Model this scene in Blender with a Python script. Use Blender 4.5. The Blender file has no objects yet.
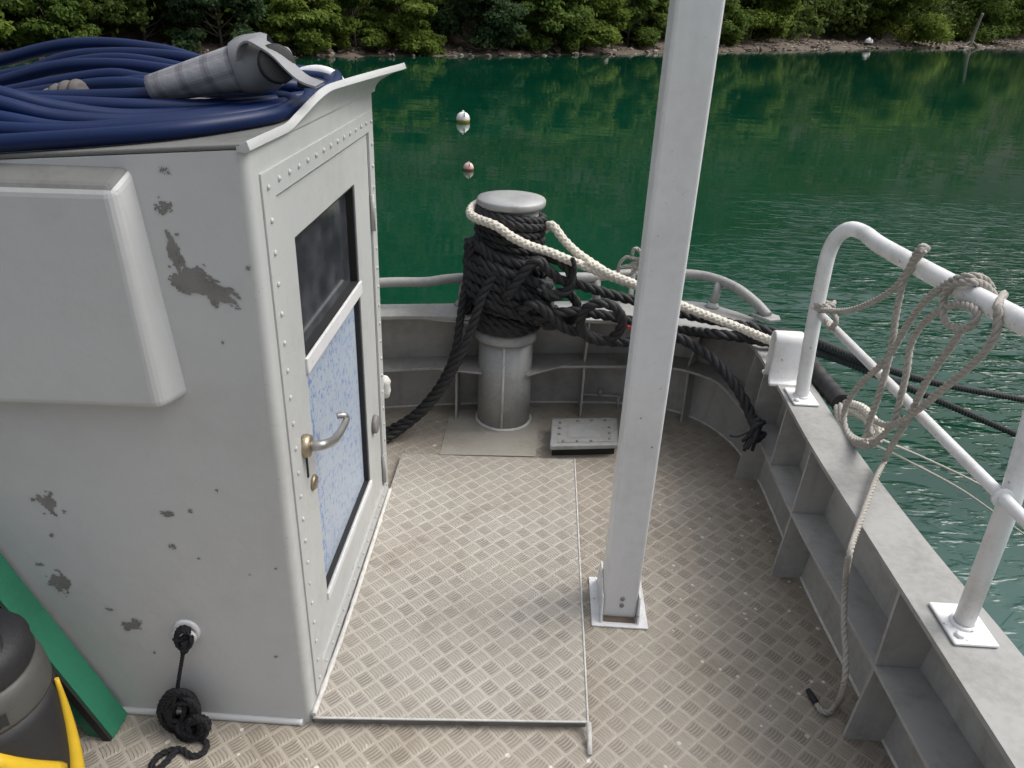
import bpy, bmesh, math, random
import numpy as np
from mathutils import Vector, Matrix, noise as mnoise

random.seed(7)
rng = np.random.default_rng(7)
SC = bpy.context.scene
COL = SC.collection
R_ = math.radians

# ------------------------------------------------------------------ camera
F = 760.0
CAM = np.array([0.0, 0.0, 1.5])
_Y = np.array([553 - 512, -(5 - 384), -F]); _Y /= np.linalg.norm(_Y)
_Z = -np.array([448 - 512, -(1900 - 384), -F]); _Z /= np.linalg.norm(_Z)
_Y = _Y - _Z * (_Y @ _Z) * 0.5
_Z = _Z - _Y * (_Y @ _Z); _Z /= np.linalg.norm(_Z)
_Y -= _Z * (_Y @ _Z); _Y /= np.linalg.norm(_Y)
_X = np.cross(_Y, _Z)
ROT = np.stack([_X, _Y, _Z])
cd = bpy.data.cameras.new('camera'); cam = bpy.data.objects.new('camera', cd); COL.objects.link(cam)
M4 = Matrix.Identity(4)
for i in range(3):
    for j in range(3): M4[i][j] = ROT[i, j]
M4.translation = Vector(CAM)
cam.matrix_world = M4
cd.sensor_width = 36; cd.lens = F / 1024 * 36; cd.clip_start = 0.02; cd.clip_end = 2000
SC.camera = cam

# ------------------------------------------------------------------ sky and sun (overcast)
SUN_EL, SUN_AZ = 52, 78          # azimuth measured from +Y towards +X
w = bpy.data.worlds.new('World'); SC.world = w; w.use_nodes = True
nt = w.node_tree; bg = nt.nodes['Background']
sky = nt.nodes.new('ShaderNodeTexSky'); sky.sky_type = 'NISHITA'; sky.sun_disc = False
sky.sun_elevation = R_(SUN_EL); sky.sun_rotation = R_(SUN_AZ); sky.air_density = 1.0; sky.dust_density = 4.0
hsv = nt.nodes.new('ShaderNodeHueSaturation'); hsv.inputs['Saturation'].default_value = 0.32
nt.links.new(sky.outputs[0], hsv.inputs['Color'])
wtc = nt.nodes.new('ShaderNodeTexCoord'); wsp = nt.nodes.new('ShaderNodeSeparateXYZ'); nt.links.new(wtc.outputs['Generated'], wsp.inputs[0])
wmr = nt.nodes.new('ShaderNodeMapRange'); wmr.inputs[1].default_value = 0; wmr.inputs[2].default_value = 1; wmr.inputs[3].default_value = 0.45; wmr.inputs[4].default_value = 2.1
nt.links.new(wsp.outputs[2], wmr.inputs[0])
wvm = nt.nodes.new('ShaderNodeVectorMath'); wvm.operation = 'SCALE'; nt.links.new(hsv.outputs[0], wvm.inputs[0]); nt.links.new(wmr.outputs[0], wvm.inputs['Scale'])
nt.links.new(wvm.outputs[0], bg.inputs[0])
bg.inputs[1].default_value = 0.11
sd = bpy.data.lights.new('sun', 'SUN'); so = bpy.data.objects.new('sun', sd); COL.objects.link(so)
sd.energy = 1.1; sd.angle = R_(30); sd.color = (1, 0.97, 0.92)
_sv = Vector((math.sin(R_(SUN_AZ)) * math.cos(R_(SUN_EL)), math.cos(R_(SUN_AZ)) * math.cos(R_(SUN_EL)), math.sin(R_(SUN_EL))))
so.rotation_euler = _sv.to_track_quat('Z', 'Y').to_euler(); so.location = (20, 20, 60)
vs = SC.view_settings; SC.display_settings.display_device = 'sRGB'
vs.view_transform = 'Standard'; vs.look = 'None'; vs.gamma = 1; vs.exposure = 0.45; vs.use_curve_mapping = False
SC.render.engine = 'CYCLES'
SC.cycles.max_bounces = 6; SC.cycles.diffuse_bounces = 3; SC.cycles.glossy_bounces = 3
SC.cycles.transparent_max_bounces = 4

# ------------------------------------------------------------------ pixel -> place helpers
def ray(u, v): return ROT @ np.array([u - 512.0, -(v - 384.0), -F])
def onz(u, v, z=0.0): d = ray(u, v); return Vector(CAM + d * (z - CAM[2]) / d[2])
def onx(u, v, x): d = ray(u, v); return Vector(CAM + d * (x - CAM[0]) / d[0])
def ony(u, v, y): d = ray(u, v); return Vector(CAM + d * (y - CAM[1]) / d[1])

# ------------------------------------------------------------------ object helpers
def tag(o, label=None, cat=None, group=None, kind=None):
    if label: o['label'] = label
    if cat: o['category'] = cat
    if group: o['group'] = group
    if kind: o['kind'] = kind
    return o
def empty(name, loc, label, cat, group=None):
    o = bpy.data.objects.new(name, None); COL.objects.link(o); o.location = loc; o.empty_display_size = 0.1
    return tag(o, label, cat, group)

class MB:
    """collects geometry in world coordinates, builds ONE mesh object"""
    def __init__(s): s.v = []; s.f = []; s.m = []; s.sm = []
    def add(s, vs_, fs, mat=0, smooth=False):
        b = len(s.v); s.v.extend([tuple(p) for p in vs_])
        for f in fs: s.f.append([b + i for i in f]); s.m.append(mat); s.sm.append(smooth)
    def box(s, lo, hi, mat=0):
        x0, y0, z0 = lo; x1, y1, z1 = hi
        vs_ = [(x0,y0,z0),(x1,y0,z0),(x1,y1,z0),(x0,y1,z0),(x0,y0,z1),(x1,y0,z1),(x1,y1,z1),(x0,y1,z1)]
        s.add(vs_, [(0,3,2,1),(4,5,6,7),(0,1,5,4),(1,2,6,5),(2,3,7,6),(3,0,4,7)], mat)
    def hexa(s, p, mat=0):
        s.add(p, [(0,3,2,1),(4,5,6,7),(0,1,5,4),(1,2,6,5),(2,3,7,6),(3,0,4,7)], mat)
    def prism(s, poly, ext, mat=0, smooth=False):
        n = len(poly); e = Vector(ext)
        a = [Vector(p) for p in poly]; b = [p + e for p in a]
        s.add(a + b, [tuple(range(n - 1, -1, -1)), tuple(range(n, 2 * n))] , mat)
        s.add(a + b, [(i, (i + 1) % n, n + (i + 1) % n, n + i) for i in range(n)], mat, smooth)
    def tube(s, pts, r, sides=10, mat=0, caps=True, smooth=True, closed=False):
        pts = [Vector(p) for p in pts]; n = len(pts)
        rs = r if hasattr(r, '__len__') else [r] * n
        fr = frames(pts, closed); vs_ = []
        for i in range(n):
            t, nn, bb = fr[i]
            for k in range(sides):
                a = 2 * math.pi * k / sides
                vs_.append(pts[i] + (nn * math.cos(a) + bb * math.sin(a)) * rs[i])
        fs = []
        for i in range(n if closed else n - 1):
            for k in range(sides):
                a = i * sides + k; b = i * sides + (k + 1) % sides
                j = ((i + 1) % n) * sides
                fs.append((a, b, j + (k + 1) % sides, j + k))
        s.add(vs_, fs, mat, smooth)
        if caps and not closed:
            s.add(vs_[:sides], [tuple(range(sides - 1, -1, -1))], mat)
            s.add(vs_[-sides:], [tuple(range(sides))], mat)
    def lathe(s, prof, c, sides=32, mat=0, smooth=True, axis=None):
        """prof: list of (r, h)"""
        q = Matrix.Identity(3)
        if axis is not None: q = Vector((0,0,1)).rotation_difference(Vector(axis)).to_matrix()
        vs_ = []
        for r, h in prof:
            for k in range(sides):
                a = 2 * math.pi * k / sides
                vs_.append(Vector(c) + q @ Vector((r * math.cos(a), r * math.sin(a), h)))
        fs = [(i*sides+k, i*sides+(k+1)%sides, (i+1)*sides+(k+1)%sides, (i+1)*sides+k)
              for i in range(len(prof)-1) for k in range(sides)]
        s.add(vs_, fs, mat, smooth)
        if prof[0][0] > 1e-5: s.add(vs_[:sides], [tuple(range(sides-1,-1,-1))], mat)
        if prof[-1][0] > 1e-5: s.add(vs_[-sides:], [tuple(range(sides))], mat)
    def sheet(s, rows, mat=0, smooth=True):
        n = len(rows[0]); vs_ = [p for r in rows for p in r]
        s.add(vs_, [(i*n+k, i*n+k+1, (i+1)*n+k+1, (i+1)*n+k) for i in range(len(rows)-1) for k in range(n-1)], mat, smooth)
    def build(s, name, mats, parent=None, bevel=0, origin=None, seg=2):
        me = bpy.data.meshes.new(name)
        off = Vector((0,0,0))
        if parent is not None:
            off = root_loc(parent)
        elif origin is not None: off = Vector(origin)
        me.from_pydata([tuple(Vector(p) - off) for p in s.v], [], s.f)
        if not isinstance(mats, (list, tuple)): mats = [mats]
        for m in mats: me.materials.append(m)
        me.polygons.foreach_set('material_index', s.m); me.polygons.foreach_set('use_smooth', s.sm)
        me.update()
        bm = bmesh.new(); bm.from_mesh(me); bmesh.ops.remove_doubles(bm, verts=bm.verts, dist=1e-5) if len(s.v) < 30000 else None
        bmesh.ops.recalc_face_normals(bm, faces=bm.faces); bm.to_mesh(me); bm.free()
        o = bpy.data.objects.new(name, me); COL.objects.link(o)
        if parent is not None: o.parent = parent
        else: o.location = off
        if bevel:
            b = o.modifiers.new('bevel', 'BEVEL'); b.width = bevel; b.segments = seg; b.limit_method = 'ANGLE'; b.angle_limit = R_(40)
            b.harden_normals = False
        return o

def root_loc(o):
    p = Vector((0,0,0))
    while o is not None: p += Vector(o.location); o = o.parent
    return p

def frames(pts, closed=False):
    n = len(pts); out = []; prev = None
    for i in range(n):
        if closed: t = pts[(i+1) % n] - pts[(i-1) % n]
        else: t = pts[min(i+1, n-1)] - pts[max(i-1, 0)]
        if t.length < 1e-9: t = Vector((0,0,1))
        t = t.normalized()
        if prev is None:
            up = Vector((0,0,1)) if abs(t.z) < 0.9 else Vector((1,0,0))
            nn = (up - t * up.dot(t)).normalized()
        else:
            nn = prev - t * prev.dot(t)
            nn = nn.normalized() if nn.length > 1e-6 else t.orthogonal().normalized()
        prev = nn; out.append((t, nn, t.cross(nn)))
    return out

def smooth_path(pts, step=0.01, closed=False):
    """Catmull-Rom through the points, resampled at an even step"""
    P = [Vector(p) for p in pts]; n = len(P); dense = []
    rng_ = range(n if closed else n - 1)
    for i in rng_:
        if closed: p0, p1, p2, p3 = P[(i-1) % n], P[i], P[(i+1) % n], P[(i+2) % n]
        else:
            p1, p2 = P[i], P[i+1]
            p0 = P[i-1] if i > 0 else p1 * 2 - p2
            p3 = P[i+2] if i + 2 < n else p2 * 2 - p1
        # centripetal-like tangents
        m1 = (p2 - p0) * 0.5; m2 = (p3 - p1) * 0.5; L = (p2 - p1).length
        for m in (m1, m2):
            if m.length > 1.6 * L: m *= 1.6 * L / m.length
        k = max(4, int(L / step * 2))
        for j in range(k):
            t = j / k; t2 = t*t; t3 = t2*t
            dense.append(p1*(2*t3-3*t2+1) + m1*(t3-2*t2+t) + p2*(-2*t3+3*t2) + m2*(t3-t2))
    dense.append(P[0] if closed else P[-1])
    out = [dense[0]]; acc = 0
    for a, b in zip(dense, dense[1:]):
        d = (b - a).length; acc_n = acc + d
        while acc_n >= step and d > 1e-9:
            t = (step - acc) / d; t = min(max(t, 0), 1)
            q = a + (b - a) * t; out.append(q); a = q; d = (b - a).length; acc = 0; acc_n = d
        acc = acc_n
    if not closed and (out[-1] - dense[-1]).length > step * 0.3: out.append(dense[-1])
    return out

def rope(mb, pts, r, pitch=None, strands=3, sides=7, step=None, mat=0, braid=False, closed=False, phase=0.0):
    pitch = pitch or r * 6.0
    step = step or min(pitch / 9, r * 0.7)
    path = smooth_path(pts, step, closed)
    fr = frames(path, False)
    sets = [(1, 0.0)] if not braid else [(1, 0.0), (-1, 0.35)]
    for sgn, ph in sets:
        for k in range(strands):
            line = []
            for i, p in enumerate(path):
                t, nn, bb = fr[i]
                a = phase + ph + 2*math.pi*(k / strands + sgn * i * step / pitch)
                off = r * 0.5
                if braid: off = r * (0.55 + 0.10 * math.sin(strands * (a * sgn)))
                line.append(p + (nn * math.cos(a) + bb * math.sin(a)) * off)
            mb.tube(line, r * (0.54 if not braid else 0.42), sides, mat)

# ------------------------------------------------------------------ materials
class NB:
    def __init__(s, name):
        s.m = bpy.data.materials.new(name); s.m.use_nodes = True; s.t = s.m.node_tree
        s.b = s.t.nodes['Principled BSDF']
    def n(s, typ, **kw):
        nd = s.t.nodes.new(typ)
        for k, v in kw.items(): setattr(nd, k, v)
        return nd
    def link(s, a, b): s.t.links.new(a, b)
    def math(s, op, a, b=None, c=None, clamp=False):
        nd = s.n('ShaderNodeMath', operation=op, use_clamp=clamp)
        for i, x in enumerate((a, b, c)):
            if x is None: continue
            if isinstance(x, (int, float)): nd.inputs[i].default_value = x
            else: s.link(x, nd.inputs[i])
        return nd.outputs[0]
    def coords(s, which='Object', scale=None):
        tc = s.n('ShaderNodeTexCoord'); o = tc.outputs[which]
        if scale is not None:
            mp = s.n('ShaderNodeMapping'); mp.inputs['Scale'].default_value = scale
            s.link(o, mp.inputs[0]); o = mp.outputs[0]
        return o
    def pos(s, scale=None):
        g = s.n('ShaderNodeNewGeometry'); o = g.outputs['Position']
        if scale is not None:
            mp = s.n('ShaderNodeMapping'); mp.inputs['Scale'].default_value = scale
            s.link(o, mp.inputs[0]); o = mp.outputs[0]
        return o
    def noise(s, vec, scale, detail=4, rough=0.55, dist=0.0):
        nd = s.n('ShaderNodeTexNoise'); nd.inputs['Scale'].default_value = scale
        nd.inputs['Detail'].default_value = detail; nd.inputs['Roughness'].default_value = rough
        nd.inputs['Distortion'].default_value = dist
        if vec is not None: s.link(vec, nd.inputs['Vector'])
        return nd.outputs[0]
    def ramp(s, fac, stops):
        nd = s.n('ShaderNodeValToRGB'); cr = nd.color_ramp
        while len(cr.elements) > 1: cr.elements.remove(cr.elements[-1])
        for i, (p, c) in enumerate(stops):
            e = cr.elements[0] if i == 0 else cr.elements.new(p)
            e.position = p; e.color = (*c, 1) if len(c) == 3 else c
        s.link(fac, nd.inputs[0]); return nd.outputs[0]
    def mix(s, fac, a, b, blend='MIX'):
        nd = s.n('ShaderNodeMix', data_type='RGBA', blend_type=blend)
        for i, x in ((0, fac), (6, a), (7, b)):
            if isinstance(x, (int, float)): nd.inputs[i].default_value = x
            elif isinstance(x, tuple): nd.inputs[i].default_value = (*x, 1)
            else: s.link(x, nd.inputs[i])
        return nd.outputs[2]
    def smooth(s, x, lo, hi):
        nd = s.n('ShaderNodeMapRange', interpolation_type='SMOOTHSTEP')
        nd.inputs[1].default_value = lo; nd.inputs[2].default_value = hi
        s.link(x, nd.inputs[0]); return nd.outputs[0]
    def set(s, name, x):
        inp = s.b.inputs[name]
        if isinstance(x, (int, float)): inp.default_value = x
        elif isinstance(x, tuple): inp.default_value = (*x, 1)
        else: s.link(x, inp)
    def bump(s, h, strength=0.3, dist=0.01, prev=None):
        nd = s.n('ShaderNodeBump'); nd.inputs['Strength'].default_value = strength; nd.inputs['Distance'].default_value = dist
        s.link(h, nd.inputs['Height'])
        if prev is not None: s.link(prev, nd.inputs['Normal'])
        s.link(nd.outputs[0], s.b.inputs['Normal']); return nd.outputs[0]

def paint(name, base, dirt, rough=0.45, amount=0.5, scale=3.0, metal=0.0, bump=0.15, streak=False, spec=0.5, fleck=None, fscale=95, fthr=.66):
    n = NB(name); p = n.pos()
    a = n.noise(p, scale, 6, 0.6); b = n.noise(p, scale * 9, 5, 0.65)
    fac = n.smooth(n.math('ADD', n.math('MULTIPLY', a, 0.65), n.math('MULTIPLY', b, 0.35)), 0.42, 0.72)
    if streak:
        st = n.noise(n.pos((22, 22, 1.6)), 1.0, 4, 0.6)
        fac = n.math('ADD', fac, n.math('MULTIPLY', n.smooth(st, 0.5, 0.75), 0.55), clamp=True)
    fac = n.math('MULTIPLY', fac, amount)
    c = n.mix(fac, base, dirt)
    if fleck:
        vo = n.noise(p, fscale, 4, 0.7)
        c = n.mix(n.math('MULTIPLY', n.smooth(vo, fthr, fthr+.03), 0.8), c, fleck)
    n.set('Base Color', c); n.set('Metallic', metal); n.set('Specular IOR Level', spec)
    n.set('Roughness', n.math('ADD', rough - 0.1, n.math('MULTIPLY', b, 0.25)))
    n.bump(n.math('ADD', n.math('MULTIPLY', a, 0.6), n.math('MULTIPLY', b, 0.25)), bump, 0.006)
    return n.m

def plain(name, base, rough=0.5, metal=0.0, var=0.15, scale=30, bump=0.1):
    n = NB(name); p = n.pos(); a = n.noise(p, scale, 4)
    dk = tuple(c * (1 - var) for c in base); lt = tuple(min(1, c * (1 + var)) for c in base)
    n.set('Base Color', n.mix(a, dk, lt)); n.set('Roughness', rough); n.set('Metallic', metal)
    if bump: n.bump(a, bump, 0.003)
    return n.m

M = {}
M['white'] = paint('white_paint', (0.70,0.70,0.70), (0.42,0.41,0.39), 0.42, 0.35, 4, streak=True, fleck=(0.36,0.34,0.31))
M['rail'] = paint('rail_paint', (0.74,0.74,0.74), (0.40,0.37,0.33), 0.38, 0.45, 14, fleck=(0.30,0.26,0.22), fscale=55, fthr=.65)
M['cabin'] = paint('cabin_paint', (0.49,0.495,0.495), (0.40,0.40,0.39), 0.5, 0.6, 1.4, bump=0.9)
M['cabin_side'] = paint('door_paint', (0.47,0.48,0.47), (0.36,0.36,0.34), 0.4, 0.6, 3, fleck=(0.28,0.27,0.25))
M['bulwark'] = paint('bulwark_paint', (0.35,0.345,0.33), (0.21,0.20,0.185), 0.6, 0.75, 4, streak=True)
M['cap'] = paint('cap_paint', (0.31,0.31,0.298), (0.20,0.192,0.175), 0.55, 0.85, 6, fleck=(0.28,0.26,0.23))
M['alu'] = paint('bare_aluminium', (0.36,0.365,0.36), (0.24,0.24,0.23), 0.5, 0.8, 8, metal=0.2, streak=True)
M['weld'] = paint('weld_bead', (0.60,0.59,0.56), (0.30,0.28,0.25), 0.7, 0.6, 30, bump=1.0)
M['dark_top'] = paint('dark_top_grey', (0.15,0.15,0.142), (0.09,0.09,0.085), 0.75, 0.8, 6)  # darker grey for the roof sheet and the wall box's upward faces
M['chip'] = paint('bare_patch', (0.20,0.195,0.185), (0.11,0.105,0.10), 0.6, 0.8, 25)
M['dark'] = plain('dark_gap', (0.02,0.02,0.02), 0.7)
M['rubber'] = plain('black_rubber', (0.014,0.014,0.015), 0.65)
M['brass'] = plain('worn_brass', (0.36,0.30,0.21), 0.38, 0.75, 0.3)
M['steel'] = plain('dull_steel', (0.42,0.41,0.39), 0.35, 0.8, 0.25)
M['rope_black'] = plain('black_rope', (0.017,0.0175,0.019), 0.7, 0, 0.6, 90, 0.5)
M['rope_white'] = plain('white_rope', (0.62,0.58,0.50), 0.85, 0, 0.22, 60, 0.5)
M['rope_grey'] = plain('grey_rope', (0.36,0.335,0.30), 0.9, 0, 0.35, 120, 0.6)
M['rope_cord'] = plain('black_cord', (0.010,0.010,0.012), 0.9, 0, 0.4, 120, 0.6)
M['hose'] = plain('blue_hose', (0.0015,0.012,0.060), 0.42, 0, 0.3, 9, 0.05)
M['hose'].node_tree.nodes['Principled BSDF'].inputs['Specular IOR Level'].default_value = 0.3
M['green'] = paint('green_paint', (0.028,0.20,0.112), (0.018,0.11,0.07), 0.5, 0.6, 8, fleck=(0.10,0.06,0.04))
M['yellow'] = plain('yellow_trim', (0.62,0.40,0.02), 0.5)
M['bag_grey'] = paint('grey_drum', (0.07,0.07,0.064), (0.04,0.04,0.037), 0.5, 0.6, 20)
M['bag_black'] = plain('black_nylon', (0.016,0.016,0.018), 0.6, 0, 0.4, 200, 0.3)
M['satin'] = plain('grey_satin', (0.24,0.24,0.245), 0.4, 0.1, 0.2, 30, 0.2)
M['shell'] = plain('white_plastic', (0.72,0.72,0.70), 0.3)
M['red'] = plain('red_thread', (0.45,0.03,0.03), 0.7)

# tread plate -----------------------------------------------------
def tread(name, base, dirt, cell=0.043, fade=1.0, contrast=1.0, specks=.66):
    n = NB(name); p = n.pos()
    sx = n.n('ShaderNodeSeparateXYZ'); n.link(p, sx.inputs[0]); x, y = sx.outputs[0], sx.outputs[1]
    k = 1 / (cell * math.sqrt(2))
    P = n.math('MULTIPLY', n.math('ADD', x, y), k); Q = n.math('MULTIPLY', n.math('SUBTRACT', x, y), k)
    ip, iq = n.math('FLOOR', P), n.math('FLOOR', Q)
    par = n.math('MODULO', n.math('ADD', n.math('ADD', ip, iq), 1000.0), 2.0)
    a = n.math('SUBTRACT', n.math('FRACT', P), 0.5); b = n.math('SUBTRACT', n.math('FRACT', Q), 0.5)
    ip_ = n.math('SUBTRACT', 1.0, par)
    A = n.math('ADD', n.math('MULTIPLY', a, par), n.math('MULTIPLY', b, ip_))
    B = n.math('ADD', n.math('MULTIPLY', b, par), n.math('MULTIPLY', a, ip_))
    A2 = n.math('MULTIPLY', A, A)
    ph = n.math('MULTIPLY', n.math('ADD', B, n.math('MULTIPLY', A2, 0.35)), 2 * math.pi * 5.4)
    wv = n.math('ADD', n.math('MULTIPLY', n.math('COSINE', ph), 0.5), 0.5)
    ma = n.math('SUBTRACT', 1.0, n.smooth(n.math('ABSOLUTE', A), 0.30, 0.46))
    mb_ = n.math('SUBTRACT', 1.0, n.smooth(n.math('ABSOLUTE', B), 0.40, 0.47))
    mask = n.math('MULTIPLY', ma, mb_)
    bar = n.math('MULTIPLY', n.smooth(wv, 0.25, 0.8), mask)
    big = n.noise(p, 2.2, 5, 0.6); mid = n.noise(p, 11, 5, 0.65); fine = n.noise(p, 160, 3, 0.7)
    wear = n.math('MULTIPLY', n.smooth(n.noise(p, 5.0, 4, 0.6), 0.32, 0.62), n.math('SUBTRACT', 1.0, n.math('MULTIPLY', n.smooth(y, 1.7, 2.5), .85)))
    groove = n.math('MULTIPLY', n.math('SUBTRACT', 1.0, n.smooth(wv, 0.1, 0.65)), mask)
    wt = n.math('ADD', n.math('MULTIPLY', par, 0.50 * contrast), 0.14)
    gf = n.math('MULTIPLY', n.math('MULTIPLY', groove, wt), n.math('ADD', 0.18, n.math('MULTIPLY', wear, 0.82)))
    c = n.mix(n.smooth(big, 0.35, 0.65), base, tuple(base[i]*0.45 + dirt[i]*0.55 for i in range(3)))
    c = n.mix(n.math('MULTIPLY', n.smooth(mid, 0.5, 0.75), 0.45), c, dirt)
    c = n.mix(n.math('MULTIPLY', fine, 0.18), c, (0.5,0.48,0.44))
    # film of grime that gathers round the raised patches
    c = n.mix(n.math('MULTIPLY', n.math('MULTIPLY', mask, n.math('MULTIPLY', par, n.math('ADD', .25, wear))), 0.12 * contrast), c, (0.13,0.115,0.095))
    c = n.mix(n.math('MULTIPLY', n.math('SUBTRACT', 1.0, mask), 0.16), c, (0.44,0.41,0.36))
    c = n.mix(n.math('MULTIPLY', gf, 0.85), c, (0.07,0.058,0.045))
    # browner towards the starboard frames, with a noise-broken border
    ed = n.math('MULTIPLY', n.smooth(n.math('ADD', x, n.math('MULTIPLY', n.math('SUBTRACT', mid, .5), .5)), .50, .88), .45)
    c = n.mix(ed, c, (.19,.155,.115))
    vo = n.n('ShaderNodeTexVoronoi'); vo.inputs['Scale'].default_value = 17; n.link(p, vo.inputs['Vector'])
    vs2 = n.n('ShaderNodeSeparateColor'); n.link(vo.outputs['Color'], vs2.inputs[0])
    size = n.math('MULTIPLY', n.math('MAXIMUM', n.math('SUBTRACT', vs2.outputs[0], specks + .1), 0.0), 0.55)
    dd = n.math('ADD', vo.outputs['Distance'], n.math('MULTIPLY', n.noise(p, 140, 2), 0.06))
    spot = n.math('MULTIPLY', n.math('LESS_THAN', dd, size), n.smooth(n.noise(p, 2.1, 2), 0.40, 0.5))
    scuff = n.math('MULTIPLY', n.smooth(n.noise(n.pos((1,.55,1)), 26, 5, .75), .60, .72), n.smooth(n.noise(p, 3.1, 3), .50, .62))
    c = n.mix(n.math('MULTIPLY', scuff, .55), c, (.52,.50,.46))
    stain = n.smooth(n.noise(p, 3.4, 6, .65, 1.0), .54, .70)
    c = n.mix(n.math('MULTIPLY', stain, .38), c, (.20,.155,.105))
    vf = n.n('ShaderNodeTexVoronoi'); vf.inputs['Scale'].default_value = 48; n.link(p, vf.inputs['Vector'])
    vf2 = n.n('ShaderNodeSeparateColor'); n.link(vf.outputs['Color'], vf2.inputs[0])
    sz2 = n.math('MULTIPLY', n.math('MAXIMUM', n.math('SUBTRACT', vf2.outputs[1], specks + .16), 0.0), 1.6)
    spot = n.math('MAXIMUM', spot, n.math('MULTIPLY', n.math('LESS_THAN', n.math('ADD', vf.outputs['Distance'], n.math('MULTIPLY', fine, .12)), sz2), n.smooth(n.noise(p, 2.7, 2), 0.42, 0.5)))
    c = n.mix(n.math('MULTIPLY', spot, 0.8), c, (0.72,0.70,0.66))
    n.set('Base Color', c); n.set('Metallic', 0.12)
    n.set('Roughness', n.math('SUBTRACT', 0.62, n.math('MULTIPLY', bar, 0.14)))
    n.bump(n.math('ADD', n.math('MULTIPLY', bar, 1.0), n.math('MULTIPLY', fine, 0.22)), 1.0, 0.0026)
    return n.m
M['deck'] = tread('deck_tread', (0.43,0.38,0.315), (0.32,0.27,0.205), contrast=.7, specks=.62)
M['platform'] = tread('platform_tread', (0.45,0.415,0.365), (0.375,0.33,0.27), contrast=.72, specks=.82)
M['doubler'] = paint('bare_plate', (0.37,0.345,0.30), (0.27,0.24,0.19), 0.55, 0.8, 7)

# water ----------------------------------------------------------
def water():
    n = NB('lake_water'); p = n.pos()
    sx = n.n('ShaderNodeSeparateXYZ'); n.link(p, sx.inputs[0]); x, y = sx.outputs[0], sx.outputs[1]
    turb = n.noise(p, 0.35, 3, 0.5)
    n.set('Base Color', n.mix(n.smooth(turb, 0.3, 0.7), (0.0012,0.030,0.0155), (0.0018,0.035,0.019)))
    pale_near = n.math('MULTIPLY', n.math('SUBTRACT', 1.0, n.smooth(n.math('ADD', y, n.math('MULTIPLY', turb, 1.5)), 0.8, 6.0)), n.smooth(x, -1.0, 1.6))  # mask for paler teal water close to the hull on the starboard side
    wc = n.mix(n.smooth(turb, 0.3, 0.7), (0.0012,0.035,0.0180), (0.0018,0.041,0.022))
    n.set('Base Color', n.mix(n.math('MULTIPLY', pale_near, 0.85), wc, (0.125,0.200,0.195)))
    n.set('Roughness', 0.03); n.set('IOR', 1.333)
    # wind patch: ripples grow towards starboard and near the hull, calm along the far shore
    wind = n.math('ADD', x, n.math('MULTIPLY', y, -0.12))
    wind = n.math('ADD', wind, n.math('MULTIPLY', n.math('SUBTRACT', n.noise(p, 0.18, 3, 0.55), 0.5), 6.0))
    wind = n.smooth(wind, 0.1, 3.8)
    near = n.math('SUBTRACT', 1.0, n.smooth(y, 6.0, 15.0))
    wind = n.math('MULTIPLY', wind, near)
    wa = n.noise(n.pos((1.5, 4.4, 1)), 1.5, 3, 0.5, 0.4)
    wb = n.noise(n.pos((1.4, 3.6, 1)), 4.6, 2, 0.5, 0.3)
    big = n.noise(n.pos((0.6, 1.4, 1)), 0.9, 2, 0.5)
    crest = n.math('ADD', n.smooth(wa, 0.50, 0.74), n.math('MULTIPLY', n.smooth(wb, 0.52, 0.78), 0.30))
    crest = n.math('MULTIPLY', crest, n.math('ADD', 0.35, big))
    h = n.math('MULTIPLY', crest, n.math('MULTIPLY', wind, 0.046))
    h = n.math('ADD', h, n.math('MULTIPLY', n.noise(n.pos((0.5, 1.6, 1)), 0.8, 2, 0.5), 0.006))
    n.bump(h, 1.0, 1.0)
    return n.m
M['water'] = water()

# foliage --------------------------------------------------------
def leafmat(name, lo, hi, yel):
    n = NB(name); p = n.pos()
    a = n.noise(p, 0.9, 2, 0.5); b = n.noise(p, 7, 2, 0.6)
    c = n.mix(n.smooth(a, 0.38, 0.62), lo, hi)
    c = n.mix(n.math('MULTIPLY', n.smooth(b, 0.5, 0.75), 0.6), c, yel)
    n.set('Base Color', c); n.set('Roughness', 0.75); n.set('Specular IOR Level', 0.12)
    tr = n.n('ShaderNodeBsdfTranslucent'); n.link(c, tr.inputs[0])
    mx = n.n('ShaderNodeMixShader'); mx.inputs[0].default_value = 0.5
    out = n.t.nodes['Material Output']
    n.link(n.b.outputs[0], mx.inputs[1]); n.link(tr.outputs[0], mx.inputs[2]); n.link(mx.outputs[0], out.inputs[0])
    return n.m
M['leaf_yellow'] = leafmat('leaf_yellow_green', (0.115,0.170,0.030), (0.185,0.250,0.050), (0.25,0.29,0.065))
M['leaf_mid'] = leafmat('leaf_mid_green', (0.090,0.145,0.030), (0.145,0.210,0.048), (0.20,0.25,0.06))
M['leaf_dark'] = leafmat('leaf_dark_green', (0.062,0.100,0.026), (0.095,0.140,0.036), (0.13,0.17,0.045))
M['leaf_blue'] = leafmat('leaf_blue_green', (0.050,0.092,0.040), (0.092,0.145,0.066), (0.13,0.17,0.07))
M['leaf_wood'] = leafmat('leaf_wood', (0.050,0.078,0.020), (0.105,0.145,0.034), (0.15,0.175,0.042))
M['bark'] = plain('bark', (0.10,0.085,0.068), 0.9, 0, 0.4, 6, 0.6)
M['pale_bark'] = plain('pale_dead_wood', (0.15,0.135,0.115), 0.9, 0, 0.3, 6, 0.6)
M['soil'] = paint('forest_soil', (0.055,0.043,0.030), (0.03,0.025,0.018), 0.95, 0.8, 0.6)
M['bank'] = paint('gravel_bank', (0.105,0.078,0.058), (0.05,0.038,0.030), 0.9, 0.9, 1.2, bump=0.8, fleck=(0.26,0.21,0.17))
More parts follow.
